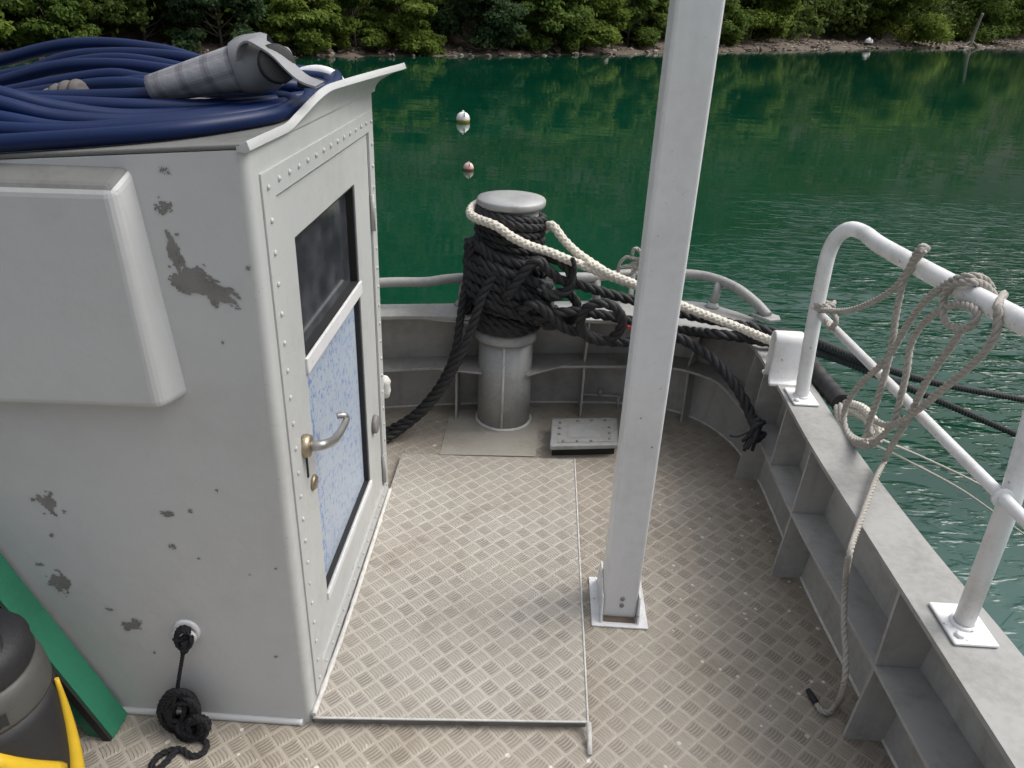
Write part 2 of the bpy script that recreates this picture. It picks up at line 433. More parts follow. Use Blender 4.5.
M['rock'] = paint('shore_rock', (0.16,0.128,0.102), (0.07,0.055,0.044), 0.9, 0.9, 1.5, bump=0.8)
M['pale_rock'] = paint('pale_rock', (0.40,0.36,0.31), (0.24,0.21,0.18), 0.9, 0.8, 3, bump=0.8)

# frosted panel, glass, plaid ---------------------------------------
def frosted():
    n = NB('speckled_film'); p = n.pos()
    sx = n.n('ShaderNodeSeparateXYZ'); n.link(p, sx.inputs[0]); y, z = sx.outputs[1], sx.outputs[2]
    edge = n.math('SUBTRACT', 1.0, n.smooth(y, 1.385, 1.56))
    top = n.smooth(z, 0.58, 0.82)
    dens = n.math('MAXIMUM', n.math('MAXIMUM', n.math('MULTIPLY', edge, 0.8), n.math('MULTIPLY', top, 0.5)), 0.32)
    sp = n.noise(p, 62, 5, 0.8)
    thr = n.math('SUBTRACT', 0.615, n.math('MULTIPLY', dens, 0.17))
    f = n.smooth(n.math('SUBTRACT', sp, thr), -0.005, 0.015)
    base = n.mix(n.noise(p, 40, 4, 0.7), (0.34,0.40,0.48), (0.48,0.53,0.59))
    c = n.mix(n.math('MULTIPLY', f, 0.75), base, (0.06,0.18,0.46))
    n.set('Base Color', c); n.set('Roughness', 0.35); n.bump(sp, 0.3, 0.002)
    return n.m
M['film'] = frosted()
def glass():
    n = NB('dusty_window_glass'); p = n.pos()
    a = n.noise(p, 9, 5, 0.6); b = n.noise(n.pos((1,1,0.3)), 45, 4, 0.7)
    c = n.mix(n.smooth(a, 0.35, 0.7), (0.030,0.033,0.038), (0.085,0.09,0.10))
    c = n.mix(n.math('MULTIPLY', n.smooth(b, 0.5, 0.8), 0.3), c, (0.16,0.17,0.18))
    n.set('Base Color', c); n.set('Roughness', 0.12); n.set('IOR', 1.5)
    return n.m
M['glass'] = glass()
def plaid():
    n = NB('plaid_cloth'); uv = n.coords('Object')
    sx = n.n('ShaderNodeSeparateXYZ'); n.link(uv, sx.inputs[0])
    def band(c, s, w):
        f = n.math('FRACT', n.math('MULTIPLY', c, s)); return n.math('LESS_THAN', n.math('ABSOLUTE', n.math('SUBTRACT', f, 0.5)), w)
    x = n.math('ADD', sx.outputs[0], n.math('MULTIPLY', sx.outputs[2], 0.35)); z = n.math('SUBTRACT', sx.outputs[2], n.math('MULTIPLY', sx.outputs[0], 0.32))
    f = n.math('ADD', n.math('MULTIPLY', band(x, 19, 0.16), 0.38), n.math('MULTIPLY', band(z, 26, 0.16), 0.38))
    f = n.math('ADD', f, n.math('MULTIPLY', n.math('ADD', band(x, 19, 0.03), band(z, 26, 0.03)), 0.25), clamp=True)
    c = n.mix(f, (0.29,0.29,0.31), (0.13,0.125,0.14))
    n.set('Base Color', c); n.set('Roughness', 0.85); n.bump(n.noise(uv, 25, 4), 0.4, 0.01)
    return n.m
M['plaid'] = plaid()

# ================================================================== SETTING
WZ = -1.2
b = MB(); b.add([(-400,-250,WZ),(400,-250,WZ),(400,400,WZ),(-400,400,WZ)], [(0,1,2,3)])
tag(b.build('water', M['water']), kind='structure')

shore_px = [(-260,64),(-120,62),(0,60.5),(180,59),(340,57),(460,56),(560,55),(660,53),(750,51),(820,49.5),(880,48.5),(960,48),(1040,47.5),(1150,47)]
SH = [onz(u, v, WZ) for u, v in shore_px]
SH = [SH[0] + Vector((-50,-45,0)), SH[0] + Vector((-30,-12,0))] + SH + [SH[-1] + Vector((40,10,0)), SH[-1] + Vector((95,-20,0)), SH[-1] + Vector((120,-80,0)), SH[-1] + Vector((110,-150,0))]
SHP = smooth_path(SH, 1.0)
def shore_at(u):
    """nearest shore point to picture column u, and the inland direction"""
    best = min(range(1, len(SHP)-1), key=lambda i: abs(pu(SHP[i]) - u))
    t = (SHP[best+1] - SHP[best-1]).normalized(); nrm = Vector((-t.y, t.x, 0))
    return SHP[best], nrm
def pu(p):
    c = ROT.T @ (np.array(p) - CAM); return 512 + F * c[0] / -c[2] if c[2] < -0.1 else -9999
def inland(i):
    t = (SHP[min(i+1, len(SHP)-1)] - SHP[max(i-1, 0)]).normalized(); return Vector((-t.y, t.x, 0))
# bank and hillside
prof = [(-2.0,-0.5),(-0.4,-0.12),(0.3,0.08),(1.2,0.22),(2.2,0.36),(3.4,0.52),(4.4,.60)]
def hillh(d): return 0.50 + max(0, d - 3.4) * 0.72
rows = []
for i in range(0, len(SHP)):
    nr = inland(i); k = 1 + (SHP[i].length - 40) / 90 if SHP[i].length > 40 else 1
    rows.append([SHP[i] + nr * (d * k + random.uniform(-.3,.3)) + Vector((0,0,h * k**.3 + (random.uniform(-.12,.12) if h > -.3 else 0))) for d, h in prof])
b = MB(); b.sheet(rows); tag(b.build('shore_bank', M['bank']), kind='structure')
rows = []
for i in range(0, len(SHP), 3):
    nr = inland(i); k = 1 + (SHP[i].length - 40) / 90 if SHP[i].length > 40 else 1
    rows.append([SHP[i] + nr * (d + (k-1)*3.2) + Vector((0,0,hillh(d)*1.0 - (0.30 if d < 3 else .03) + (k-1)*0.05)) for d in (2.2, 3.6, 8, 16, 30, 50, 75, 100, 150)])
b = MB(); b.sheet(rows); tag(b.build('hillside', M['soil']), kind='structure')

# leaf clumps ------------------------------------------------------
def leaf_cloud(centers, radii, per, size, flat=0.75, seed=1):
    """quads spread through ellipsoidal clumps; returns verts (n,4,3)"""
    g = np.random.default_rng(seed); out = []
    for c, r in zip(centers, radii):
        n_ = int(per * g.uniform(.7, 1.3))
        d = g.normal(size=(n_,3)); d /= np.linalg.norm(d, axis=1)[:,None]
        rad = g.uniform(0.25, 1.0, n_) ** 0.5
        p = np.array(c) + d * rad[:,None] * np.array([r, r, r*flat]) * g.uniform(.75,1.15,(n_,1))
        nrm = d * np.array([.6,.6,1.0]) + g.normal(size=(n_,3)) * .55 + np.array([0,0,.35]); nrm /= np.linalg.norm(nrm, axis=1)[:,None]
        t = np.cross(nrm, g.normal(size=(n_,3))); t /= np.linalg.norm(t, axis=1)[:,None]
        bt = np.cross(nrm, t); s = size * g.uniform(.55, 1.35, (n_,1))
        out.append(np.stack([p - t*s, p + bt*s*.55, p + t*s, p - bt*s*.55], axis=1))
    return np.concatenate(out)
def leaf_mesh(name, quads, mat):
    v = quads.reshape(-1, 3); n_ = len(quads)
    me = bpy.data.meshes.new(name); me.vertices.add(len(v)); me.vertices.foreach_set('co', v.ravel())
    me.loops.add(n_*4); me.loops.foreach_set('vertex_index', np.arange(n_*4))
    me.polygons.add(n_); me.polygons.foreach_set('loop_start', np.arange(n_)*4); me.polygons.foreach_set('loop_total', np.full(n_, 4))
    me.update(); me.validate(); me.materials.append(mat); return me

def make_tree(name, loc, width, height, mat, label, cat, group, seed, bark='bark', skirt=0.0, density=1.0, lean=0.0):
    g = random.Random(seed)
    root = empty(name, loc, label, cat, group)
    R0 = width / 2
    cs, rs = [], []; tr = MB()
    trunk_h = height * 0.55; tip = Vector((g.uniform(-.15,.15)*R0, -lean, trunk_h))
    tp = [Vector((0,0,-.3)), Vector((g.uniform(-.1,.1),-lean*.3, trunk_h*.4)), tip]
    tps = smooth_path(tp, height*.08); rr = 0.035*height*.5
    tr.tube([Vector(loc)+p for p in tps], [rr*(1-.6*i/len(tps)) for i in range(len(tps))], 8)
    nb = int(17 * density)
    for k in range(nb):
        a = k * 2.4 + g.uniform(-.3,.3); hz = g.uniform(0.12, 1.0); z = height * (skirt*.5 + .01 + (0.95 - skirt) * hz**1.25)
        spread = R0 * (1.05 - 0.55 * max(0, hz - .35)) * g.uniform(.55, 1.0)
        c = Vector((math.cos(a)*spread, math.sin(a)*spread - lean*hz, z))
        st = tps[min(len(tps)-1, int(len(tps)*min(.95, hz*.8)))]
        mid = (st + c) * .5 + Vector((0,0,-.08*height*.5))
        br = smooth_path([st, mid, c], .35)
        tr.tube([Vector(loc)+p for p in br], [max(.012, rr*.42*(1-i/len(br))) for i in range(len(br))], 5)
        for q in range(3):
            cc = c + Vector((g.uniform(-.4,.4), g.uniform(-.4,.4), g.uniform(-.25,.25))) * R0 * .7
            cs.append(tuple(cc)); rs.append(R0 * g.uniform(.20,.40))
    leaf = 0.060 + 0.0013 * loc[1]
    q = leaf_cloud(cs, rs, 330 * (R0/1.7)**0.6 , leaf, .55, seed)
    tr.build('trunk', M[bark], root)
    me = leaf_mesh('crown', q, M[mat]); cr = bpy.data.objects.new('crown', me); COL.objects.link(cr); cr.parent = root
    return root

GT = 'shrubs and trees along the far bank'
#      u, width px, height m, inland m, material, skirt, label
trees = [
 (18, 62, 4.6, 3.0, 'leaf_yellow', .10, 'yellow green shrub on the far bank above the left end of the hose coil'),
 (66, 58, 4.2, 2.6, 'leaf_mid', .08, 'mid green shrub on the far bank, second from the left above the hose coil'),
 (118, 66, 5.0, 4.2, 'leaf_dark', .10, 'dark green shrub on the far bank above the middle of the hose coil'),
 (172, 60, 4.6, 4.2, 'leaf_dark', .12, 'dark olive shrub on the far bank left of the spray of pale leaves'),
 (238, 56, 4.4, 2.6, 'leaf_blue', .18, 'shrub with layered pale green sprays on the far bank above the plaid bag'),
 (284, 46, 4.4, 4.2, 'leaf_dark', .10, 'dark shrub on the far bank just right of the plaid bag'),
 (326, 52, 4.2, 2.2, 'leaf_yellow', .10, 'bright yellow green rounded shrub on the far bank above the cabin roof edge'),
 (374, 44, 4.4, 2.6, 'leaf_yellow', .08, 'bright green shrub on the far bank right of the raised roof lip'),
 (418, 46, 3.6, 2.2, 'leaf_yellow', .10, 'low light green shrub on the far bank left of the two buoys'),
 (448, 44, 5.2, 4.6, 'leaf_dark', .12, 'dark shrub in a shaded gap straight above the two buoys'),
 (494, 62, 5.0, 2.6, 'leaf_blue', .22, 'blue green broad tree on the far bank behind the bollard'),
 (556, 66, 4.8, 2.6, 'leaf_mid', .12, 'olive green shrub with a bare pale branch on the far bank'),
 (614, 60, 5.2, 3.2, 'leaf_yellow', .16, 'light green tree on the far bank above the pale boulder'),
 (662, 50, 5.6, 3.2, 'leaf_mid', .18, 'green tree on the far bank just left of the white post'),
 (740, 56, 7.0, 4.0, 'leaf_mid', .14, 'green tree on the far bank just right of the white post'),
 (792, 62, 8.0, 4.0, 'leaf_yellow', .22, 'light green spreading tree on the far bank right of the white post'),
 (846, 56, 8.5, 7.0, 'leaf_dark', .22, 'dark tree on the far bank left of the small white float'),
 (918, 74, 9.5, 3.5, 'leaf_yellow', .26, 'bright green tree with hanging branches above the small white float'),
 (968, 52, 10, 7.5, 'leaf_dark', .20, 'dark tree on the far bank behind the dead trunk'),
 (1012, 66, 10, 4.5, 'leaf_mid', .24, 'mid green tree at the right end of the far bank beside the dead trunk'),
]
for i, (u, wpx, h, inl, mt, sk, lab) in enumerate(trees):
    s, nr = shore_at(u); d = (s - Vector(CAM)).length
    k = 1 + (s.length - 40) / 90 if s.length > 40 else 1
    inl = (inl - .9) * k
    p = s + nr * inl; p.z = WZ + 0 + (0.32 + .19*inl if inl < 3.4 else 0.75 + (inl-3.4)*.6)
    p.z = s.z + np.interp(inl / k, [0.3,1.2,2.2,3.4,8], [.08,.22,.36,.50,3.6]) * k**.3 - .25*k
    kind = 'tree' if h > 4.9 else 'shrub'
    make_tree('bank_' + kind, p, wpx * d / F * 1.2, h, mt, lab, kind, GT, 20 + i, skirt=sk*.5, density=1.5, lean=0.7*k)

# the far wood climbing the hillside: one mass, uncountable
cs, rs = [], []
g = random.Random(5)
for i in range(0, len(SHP), 1):
    nr = inland(i)
    kk = 1 + (SHP[i].length - 40) / 90 if SHP[i].length > 40 else 1
    for j in range(9):
        d = (3.0 + (kk-1)*3) + (2.2*g.random() if j < 2 else 130 * ((j - 2 + g.random()) / 7)**1.35)
        p = SHP[i] + nr * d; hz = hillh(d)
        for q in range(2):
            cs.append((p.x + g.uniform(-1.6,1.6), p.y + g.uniform(-1.6,1.6), WZ + hz - (kk-1)*.8 + (g.uniform(.2, 3.2) if j < 2 else g.uniform(.8, 7.0)))); rs.append(g.uniform(1.0, 2.0) if j < 2 else g.uniform(1.4, 3.0))
nearc = [(c, r) for c, r in zip(cs, rs) if r < 1.4 or c[1] < 60]; farc = [(c, r) for c, r in zip(cs, rs) if not (r < 1.4 or c[1] < 60)]
q = np.concatenate([leaf_cloud([c for c, r in nearc], [r for c, r in nearc], 130, 0.17, .7, 98), leaf_cloud([c for c, r in farc], [r for c, r in farc], 75, 0.32, .7, 99)])
me = leaf_mesh('far_wood', q, M['leaf_wood']); o = bpy.data.objects.new('far_wood', me); COL.objects.link(o)
tag(o, 'dark dense wood climbing the hillside behind the bank trees', 'wood', kind='stuff')

# stones of the bank
b = MB(); g = random.Random(3)
def stone(mb, c, r, g, mat=0):
    bm = bmesh.new(); bmesh.ops.create_icosphere(bm, subdivisions=1, radius=1)
    s = Vector((g.uniform(.7,1.4), g.uniform(.7,1.3), g.uniform(.45,.85))) * r
    a = g.random() * 6.3; ca, sa = math.cos(a), math.sin(a)
    vs_ = []
    for v in bm.verts:
        q = v.co * g.uniform(.75, 1.2); q = Vector((q.x*s.x, q.y*s.y, q.z*s.z)); vs_.append(Vector((q.x*ca-q.y*sa, q.x*sa+q.y*ca, q.z)) + Vector(c))
    fs = [[v.index for v in f.verts] for f in bm.faces]; bm.free(); mb.add(vs_, fs, mat, False)
for i in range(2, len(SHP)-2):
    kk = 1 + (SHP[i].length - 40) / 90 if SHP[i].length > 40 else 1
    if not -80 < pu(SHP[i]) < 1120: continue
    nr = inland(i)
    for k in range(int(16)):
        d = g.uniform(-.2, 2.9); h = np.interp(d, [x[0] for x in prof], [x[1] for x in prof])
        p = SHP[i] + nr * d * kk + Vector((g.uniform(-.5,.5), g.uniform(-.5,.5), h * kk**.3)); stone(b, p, g.choice([.06,.08,.1,.12,.16,.22]) * (kk**.3), g, 0 if g.random() < .85 else 1)
tag(b.build('bank_stones', [M['rock'], M['pale_rock']]), 'brown and grey stones scattered along the far waterline', 'stones', kind='stuff')
for u, dd, r, lab in [(572, 1.5, .34, 'pale boulder on the far bank above the black rope coil'),
                      (622, 1.7, .42, 'largest pale boulder on the far bank just left of the white post'),
                      (356, 1.6, .30, 'grey boulder on the far bank right of the cabin roof lip')]:
    s, nr = shore_at(u); p = s + nr * dd + Vector((0,0,.5)); b = MB(); stone(b, p, r, g); 
    tag(b.build('boulder', M['pale_rock'], origin=p), lab, 'boulder', 'boulders on the far bank')
# dead trunk on the right
s, nr = shore_at(979); b = MB(); p0 = s + nr*1.0 + Vector((0,0,.15))
b.tube(smooth_path([p0+Vector((0,0,-.2)), p0+Vector((.1,.1,1.0)), p0+Vector((.35,.2,2.4)), p0+Vector((.6,.3,3.6))], .4), [.42,.34,.28,.24,.22,.20,.19,.18,.17,.16,.15,.14,.12,.1][:len(smooth_path([p0+Vector((0,0,-.2)), p0+Vector((.1,.1,1.0)), p0+Vector((.35,.2,2.4)), p0+Vector((.6,.3,3.6))], .4))], 9)
for q in ((-.9,-.4),(.8,-.3),(-.5,.6)): b.tube(smooth_path([p0+Vector((0,0,.5)), p0+Vector((q[0]*.6,q[1]*.6,.2)), p0+Vector((q[0]*1.3,q[1]*1.3,-.2))], .3), .16, 7)
tag(b.build('dead_trunk', M['pale_bark'], origin=p0), 'pale bare dead tree trunk standing at the right end of the far bank', 'dead tree')
# bare branch
s, nr = shore_at(546); p0 = s + nr*1.6 + Vector((0,-.3,1.5)); b = MB()
b.tube(smooth_path([p0+Vector((-.6,.4,-1.1)), p0, p0+Vector((.8,-.3,.7)), p0+Vector((1.7,-.4,.95))], .15), .035, 6)
b.tube(smooth_path([p0+Vector((.5,-.2,.4)), p0+Vector((1.0,-.5,.35)), p0+Vector((1.5,-.6,.1))], .15), .022, 6)
tag(b.build('bare_branch', M['pale_bark'], origin=p0), 'bare pale branch leaning over the olive shrub on the far bank', 'branch')

# buoys
def buoy(u, v, r, label, colour, band, at=None):
    c = onz(u, v, -1.2) if at is None else Vector(at); WZ = c.z; e = empty('buoy', (c.x, c.y, WZ), label, 'buoy', 'buoys floating on the lake')
    z = r * .45
    b = MB(); b.lathe([(max(1e-4, r*math.cos(t)), z + r*math.sin(t)) for t in np.linspace(-math.pi/2, math.pi/2, 15)], (c.x, c.y, WZ), 24)
    b.build('float_ball', colour, e)
    b = MB(); b.lathe([(r*1.015*math.cos(t), z + r*1.015*math.sin(t)) for t in np.linspace(-.75, -.05, 7)], (c.x, c.y, WZ), 24)
    b.build('waterline_stain', band, e)
    b = MB(); b.tube([(c.x+r*.25, c.y-r*.5, WZ+z+r*.80), (c.x+r*.25, c.y-r*.75, WZ+z+r*.95), (c.x+r*.3, c.y-r*1.0, WZ+z+r*.4)], r*.07, 6)
    b.build('loop', M['rope_cord'], e)
    b = MB(); b.lathe([(r*.16, z+r*.95),(r*.16, z+r*1.12),(r*.07, z+r*1.18)], (c.x, c.y, WZ), 12); b.build('knob', colour, e)
buoy(463, 122, .17, 'larger white round buoy with a yellow stained waterline, farther from the bollard', M['shell'], plain('algae_stain', (0.36,0.29,0.08), .7))
M['pink'] = plain('faded_pink', (0.62,0.42,0.38), .5)
buoy(468.5, 170, .092, 'smaller faded pink buoy floating just above the bollard', M['pink'], plain('pink_stripe', (0.35,0.10,0.09), .6))
s_, nr_ = shore_at(880); q_ = s_ + nr_*1.2
buoy(880, 47.4, .42, 'tiny white float stranded on the stones of the far right shore', M['shell'], M['bag_grey'], (q_.x, q_.y, WZ + .30))

# ================================================================== BOAT: deck and hull
foot = [(-1.70,-2.6),(-1.70,0.2),(-1.69,1.8),(-1.58,2.25),(-1.3,2.5),(-.95,2.63),(-.6,2.71),(-.295,2.78),(.12,2.845),(.42,2.865),(.58,2.83),(.70,2.74),(.78,2.60),(.815,2.45),(.833,2.283),(.832,1.8),(.850,1.4),(.872,1.05),(.888,.6),(.90,.2),(.93,-2.6)]
top  = [(-1.75,-2.6),(-1.75,0.2),(-1.74,1.8),(-1.62,2.24),(-1.32,2.49),(-.95,2.60),(-.6,2.67),(-.36,2.715),(.20,2.830),(.44,2.88),(.62,2.885),(.73,2.825),(.83,2.705),(.860,2.5),(.868,2.15),(.866,1.8),(.885,1.4),(.918,1.05),(.94,.6),(.95,.2),(.97,-2.6)]
capin= [(-1.63,-2.6),(-1.63,0.2),(-1.62,1.8),(-1.50,2.16),(-1.24,2.38),(-.9,2.49),(-.57,2.565),(-.40,2.592),(.20,2.640),(.425,2.655),(.601,2.605),(.70,2.572),(.748,2.535),(.768,2.443),(.770,2.15),(.764,1.8),(.774,1.4),(.783,1.05),(.797,.6),(.81,.2),(.83,-2.6)]
strin= [(-1.60,-2.6),(-1.60,0.2),(-1.59,1.8),(-1.48,2.15),(-1.22,2.38),(-.9,2.50),(-.55,2.59),(-.295,2.645),(.12,2.71),(.40,2.745),(.555,2.75),(.64,2.71),(.71,2.635),(.740,2.50),(.764,2.283),(.757,1.8),(.776,1.4),(.79,1.05),(.81,.6),(.825,.2),(.85,-2.6)]
CAPZ, STZ = .46, .235
def L3(l, z): return smooth_path([Vector((x, y, z)) for x, y in l], .03)
def even(l, z, n=160):
    pts = [Vector((x, y, z)) for x, y in l]; out = []
    m = len(pts) - 1
    for k in range(n):      # same parameter on every line so that the lofts stay square
        t = k / (n-1) * m; i = min(int(t), m-1); f = t - i
        p0 = pts[max(i-1,0)]; p1 = pts[i]; p2 = pts[i+1]; p3 = pts[min(i+2,m)]
        m1 = (p2-p0)*.5; m2 = (p3-p1)*.5; Lg = (p2-p1).length
        for mm in (m1, m2):
            if mm.length > 1.3*Lg: mm *= 1.3*Lg/mm.length
        f2=f*f; f3=f2*f
        out.append(p1*(2*f3-3*f2+1)+m1*(f3-2*f2+f)+p2*(-2*f3+3*f2)+m2*(f3-f2))
    return out
fl, tl = even(foot, 0.0), even(top, CAPZ - .008)
ci, sl = even(capin, CAPZ), even(strin, STZ)
# deck
b = MB(); b.add([Vector((p.x, p.y, 0)) for p in fl], [tuple(range(len(fl)))])
deck = tag(b.build('deck', M['deck']), kind='structure')

bw = empty('bulwark', (.85, 1.5, 0), 'weathered grey metal bulwark with ribs and a shelf running round the bow', 'bulwark')
b = MB()
b.sheet([fl, tl])
hull_o = [Vector((p.x*1.0 + (0.012 if p.x > 0 else -0.012), p.y + .012, p.z)) for p in tl]
hull_b = [Vector((f_.x*.93, f_.y*.97 - .02, WZ - .5)) for f_ in fl]
b.sheet([hull_o, [Vector((f_.x*1.012, f_.y + .01, 0)) for f_ in fl], hull_b]); b.build('plating', M['bulwark'], bw)
# cap rail: closed section
b = MB(); th = .012
outer = [Vector((t_.x, t_.y, CAPZ)) + Vector((.016 if t_.x > .5 else 0, .016 if t_.y > 2.3 else 0, 0)) for t_ in tl]
rows = [ci, outer, [p - Vector((0,0,.022)) for p in outer]]
b.sheet([ci, outer], smooth=False)
b.sheet([outer, [p - Vector((0,0,.03)) for p in outer]], smooth=False)
b.sheet([[p - Vector((0,0,.012)) for p in ci], ci], smooth=False)
b.sheet([[p - Vector((0,0,th)) for p in ci], [p - Vector((0,0,th)) for p in outer]], smooth=False)
b.build('cap_rail', M['cap'], bw)
# stringer shelf
b = MB()
plate_at = [f_.lerp(t_, STZ/CAPZ) for f_, t_ in zip(fl, tl)]
pa = [Vector((p.x, p.y, STZ)) for p in plate_at]
b.sheet([sl, pa], smooth=False); b.sheet([sl, [p - Vector((0,0,.010)) for p in sl]], smooth=False)
b.sheet([[p - Vector((0,0,.010)) for p in sl], [p - Vector((0,0,.010)) for p in pa]], smooth=False)
b.build('shelf', M['bulwark'], bw)
# weld beads along foot
b = MB(); b.tube([p + Vector((0,0,.003)) for p in fl if p.y > .1], .005, 6); b.build('foot_weld', M['weld'], bw)
# ribs
def near(line, x=None, y=None, side=1):
    c = [p for p in line if (p.x > .3 if side == 1 else True)]
    if y is not None: return min([p for p in c if p.y < 2.7 and p.x > .5], key=lambda p: abs(p.y - y))
    return min([p for p in line if p.y > 2.2], key=lambda p: abs(p.x - x))
def lerp_y(line, y):
    pts = [p for p in line if p.x > .6]
    pts.sort(key=lambda p: p.y); ys = [p.y for p in pts]
    return Vector((float(np.interp(y, ys, [p.x for p in pts])), y, pts[0].z))
def lerp_x(line, x):
    pts = [p for p in line if p.y > 2.3]
    pts.sort(key=lambda p: p.x); return Vector((x, float(np.interp(x, [p.x for p in pts], [p.y for p in pts])), pts[0].z))
def side_rib(y, lower=True, upper=True, t=.009):
    mb = MB()
    f_, t_, s_, c_ = lerp_y(fl, y), lerp_y(tl, y), lerp_y(sl, y), lerp_y(ci, y)
    m_ = f_.lerp(t_, STZ/CAPZ)
    if lower:
        mb.hexa([(s_.x-.014,y,.0),(f_.x,y,0),(f_.x,y+t,0),(s_.x-.014,y+t,0),(s_.x+.003,y,STZ-.011),(m_.x,y,STZ-.011),(m_.x,y+t,STZ-.011),(s_.x+.003,y+t,STZ-.011)])
    if upper:
        mb.hexa([(s_.x+.002,y,STZ+.001),(m_.x,y,STZ+.001),(m_.x,y+t,STZ+.001),(s_.x+.002,y+t,STZ+.001),(c_.x+.006,y,CAPZ-.013),(t_.x,y,CAPZ-.013),(t_.x,y+t,CAPZ-.013),(c_.x+.006,y+t,CAPZ-.013)])
    mb.build('rib', M['bulwark'], bw)
side_rib(2.33); side_rib(2.06, lower=False); side_rib(2.45, lower=False); side_rib(1.808); side_rib(1.25); side_rib(.68); side_rib(.1)
def bow_rib(x, dx=0.0, t=.008):
    mb = MB(); f_, s_, c_, t_ = lerp_x(fl, x), lerp_x(sl, x), lerp_x(ci, x), lerp_x(tl, x)
    m_ = f_.lerp(t_, STZ/CAPZ)
    mb.hexa([(x,s_.y+.0,0),(x+t,s_.y,0),(x+t+dx,f_.y,0),(x+dx,f_.y,0),(x,s_.y+.012,STZ-.011),(x+t,s_.y+.012,STZ-.011),(x+t+dx,m_.y,STZ-.011),(x+dx,m_.y,STZ-.011)])
    mb.hexa([(x,s_.y+.03,STZ+.001),(x+t,s_.y+.03,STZ+.001),(x+t+dx,m_.y,STZ+.001),(x+dx,m_.y,STZ+.001),(x,c_.y+.03,CAPZ-.013),(x+t,c_.y+.03,CAPZ-.013),(x+t+dx,t_.y,CAPZ-.013),(x+dx,t_.y,CAPZ-.013)])
    mb.build('rib', M['bulwark'], bw)
bow_rib(-.30); bow_rib(.20); bow_rib(.61, .06); bow_rib(-.8)

# doubler plate at bollard foot (part of the deck surface)
b = MB(); z = .004
b.add([(-.325,2.375,z),(.028,2.40,z),(.04,2.78,z),(-.325,2.72,z)], [(0,1,2,3)]); tag(b.build('deck_plate', M['doubler']), kind='structure')

# raised platform
pf = empty('raised_platform', (-.14, 1.77, 0), 'raised tread plate platform with a worn edge beside the cabin door', 'platform')
b = MB()
P = [(-.4575,1.190),(.172,1.228),(.170,2.362),(-.4575,2.335)]
b.add([(x,y,.024) for x,y in P] + [(x,y,.0205) for x,y in P], [(0,1,2,3),(0,4,5,1),(1,5,6,2),(2,6,7,3),(3,7,4,0)])
b.build('tread_top', M['platform'], pf)
b = MB()
for (x0,y0),(x1,y1) in ((P[0],P[1]),(P[1],P[2])):
    b.tube(smooth_path([(x0,y0,.0245),(x1,y1,.0245)], .02), .0028, 6)
b.tube([(P[1][0]+.002,P[1][1]-.001,.0245),(P[1][0]+.003,P[1][1]-.045,.012),(P[1][0]+.003,P[1][1]-.07,.004)], .006, 8)
b.build('edge_weld', M['weld'], pf)
b = MB(); b.add([(P[0][0],P[0][1]+.006,.0),(P[1][0]-.004,P[1][1]+.006,.0),(P[2][0]-.004,P[2][1]-.004,.0),(P[3][0],P[3][1]-.004,.0)] + [(P[0][0],P[0][1]+.006,.0203),(P[1][0]-.004,P[1][1]+.006,.0203),(P[2][0]-.004,P[2][1]-.004,.0203),(P[3][0],P[3][1]-.004,.0203)], [(0,1,5,4),(1,2,6,5),(2,3,7,6),(3,0,4,7)])
b.build('edge_riser', M['chip'], pf)
b = MB(); b.tube(smooth_path([(-.4575,1.196,.0275),(-.452,1.5,.0275),(-.4535,1.8,.0275),(-.456,2.10,.0275)], .012), [.0065 + .0022*mnoise.noise(Vector((i*.37,2,5))) for i in range(len(smooth_path([(-.4575,1.196,.0275),(-.452,1.5,.0275),(-.4535,1.8,.0275),(-.456,2.10,.0275)], .012)))], 8)
b.build('sealant_strip', M['weld'], pf)

# ================================================================== CABIN
CX, CY, CB, CZ = -.462, 1.195, 2.10, 1.281
cab = empty('cabin', (-1.0, 1.65, 0), 'grey painted metal cabin with chipped paint and a side door', 'cabin')
CL = -1.60
# front wall with chips
b = MB(); r = .016
def rz(x): return CZ + .085*(x - CX)
b.hexa([(CL,CY,0),(CX-r,CY,0),(CX-r,CY+.02,0),(CL,CY+.02,0),(CL,CY,rz(CL)),(CX-r,CY,rz(CX-r)),(CX-r,CY+.02,rz(CX-r)),(CL,CY+.02,rz(CL))], 0)
g = random.Random(11)
def chip(mb, c, rx, ry, seed, ang=0.0):
    """ragged patch of lost paint: small cells kept where a noise field says so"""
    yy = CY - .0008 - .0003*seed*.25; n_ = 26 if rx > .015 else 14
    def keep(a, b_):
        q = mnoise.fractal(Vector((a*1.7 + seed*3.1, b_*1.7 - seed*1.9, seed*.7)), 1.0, 2.0, 5)
        return 1.0 - (a*a + b_*b_)**.5 + q*.85 > .12
    def pt(i, j):
        a, b_ = -1.5 + 3*i/n_, -1.5 + 3*j/n_
        a += .07*mnoise.noise(Vector((i*.9, j*.9, seed))); b_ += .07*mnoise.noise(Vector((j*.9, i*.9, seed+5)))
        x, z_ = rx*a, ry*b_
        return Vector((c.x + x*math.cos(ang)-z_*math.sin(ang), yy, c.z + x*math.sin(ang)+z_*math.cos(ang)))
    vs_, fs = [], []
    for i in range(n_):
        for j in range(n_):
            if keep(-1.5 + 3*(i+.5)/n_, -1.5 + 3*(j+.5)/n_):
                k = len(vs_); vs_ += [pt(i,j), pt(i+1,j), pt(i+1,j+1), pt(i,j+1)]; fs.append((k, k+1, k+2, k+3))
    if vs_: mb.add(vs_, fs, 1)
def cpx(u, v): return ony(u, v, CY)
S = 1/405.0
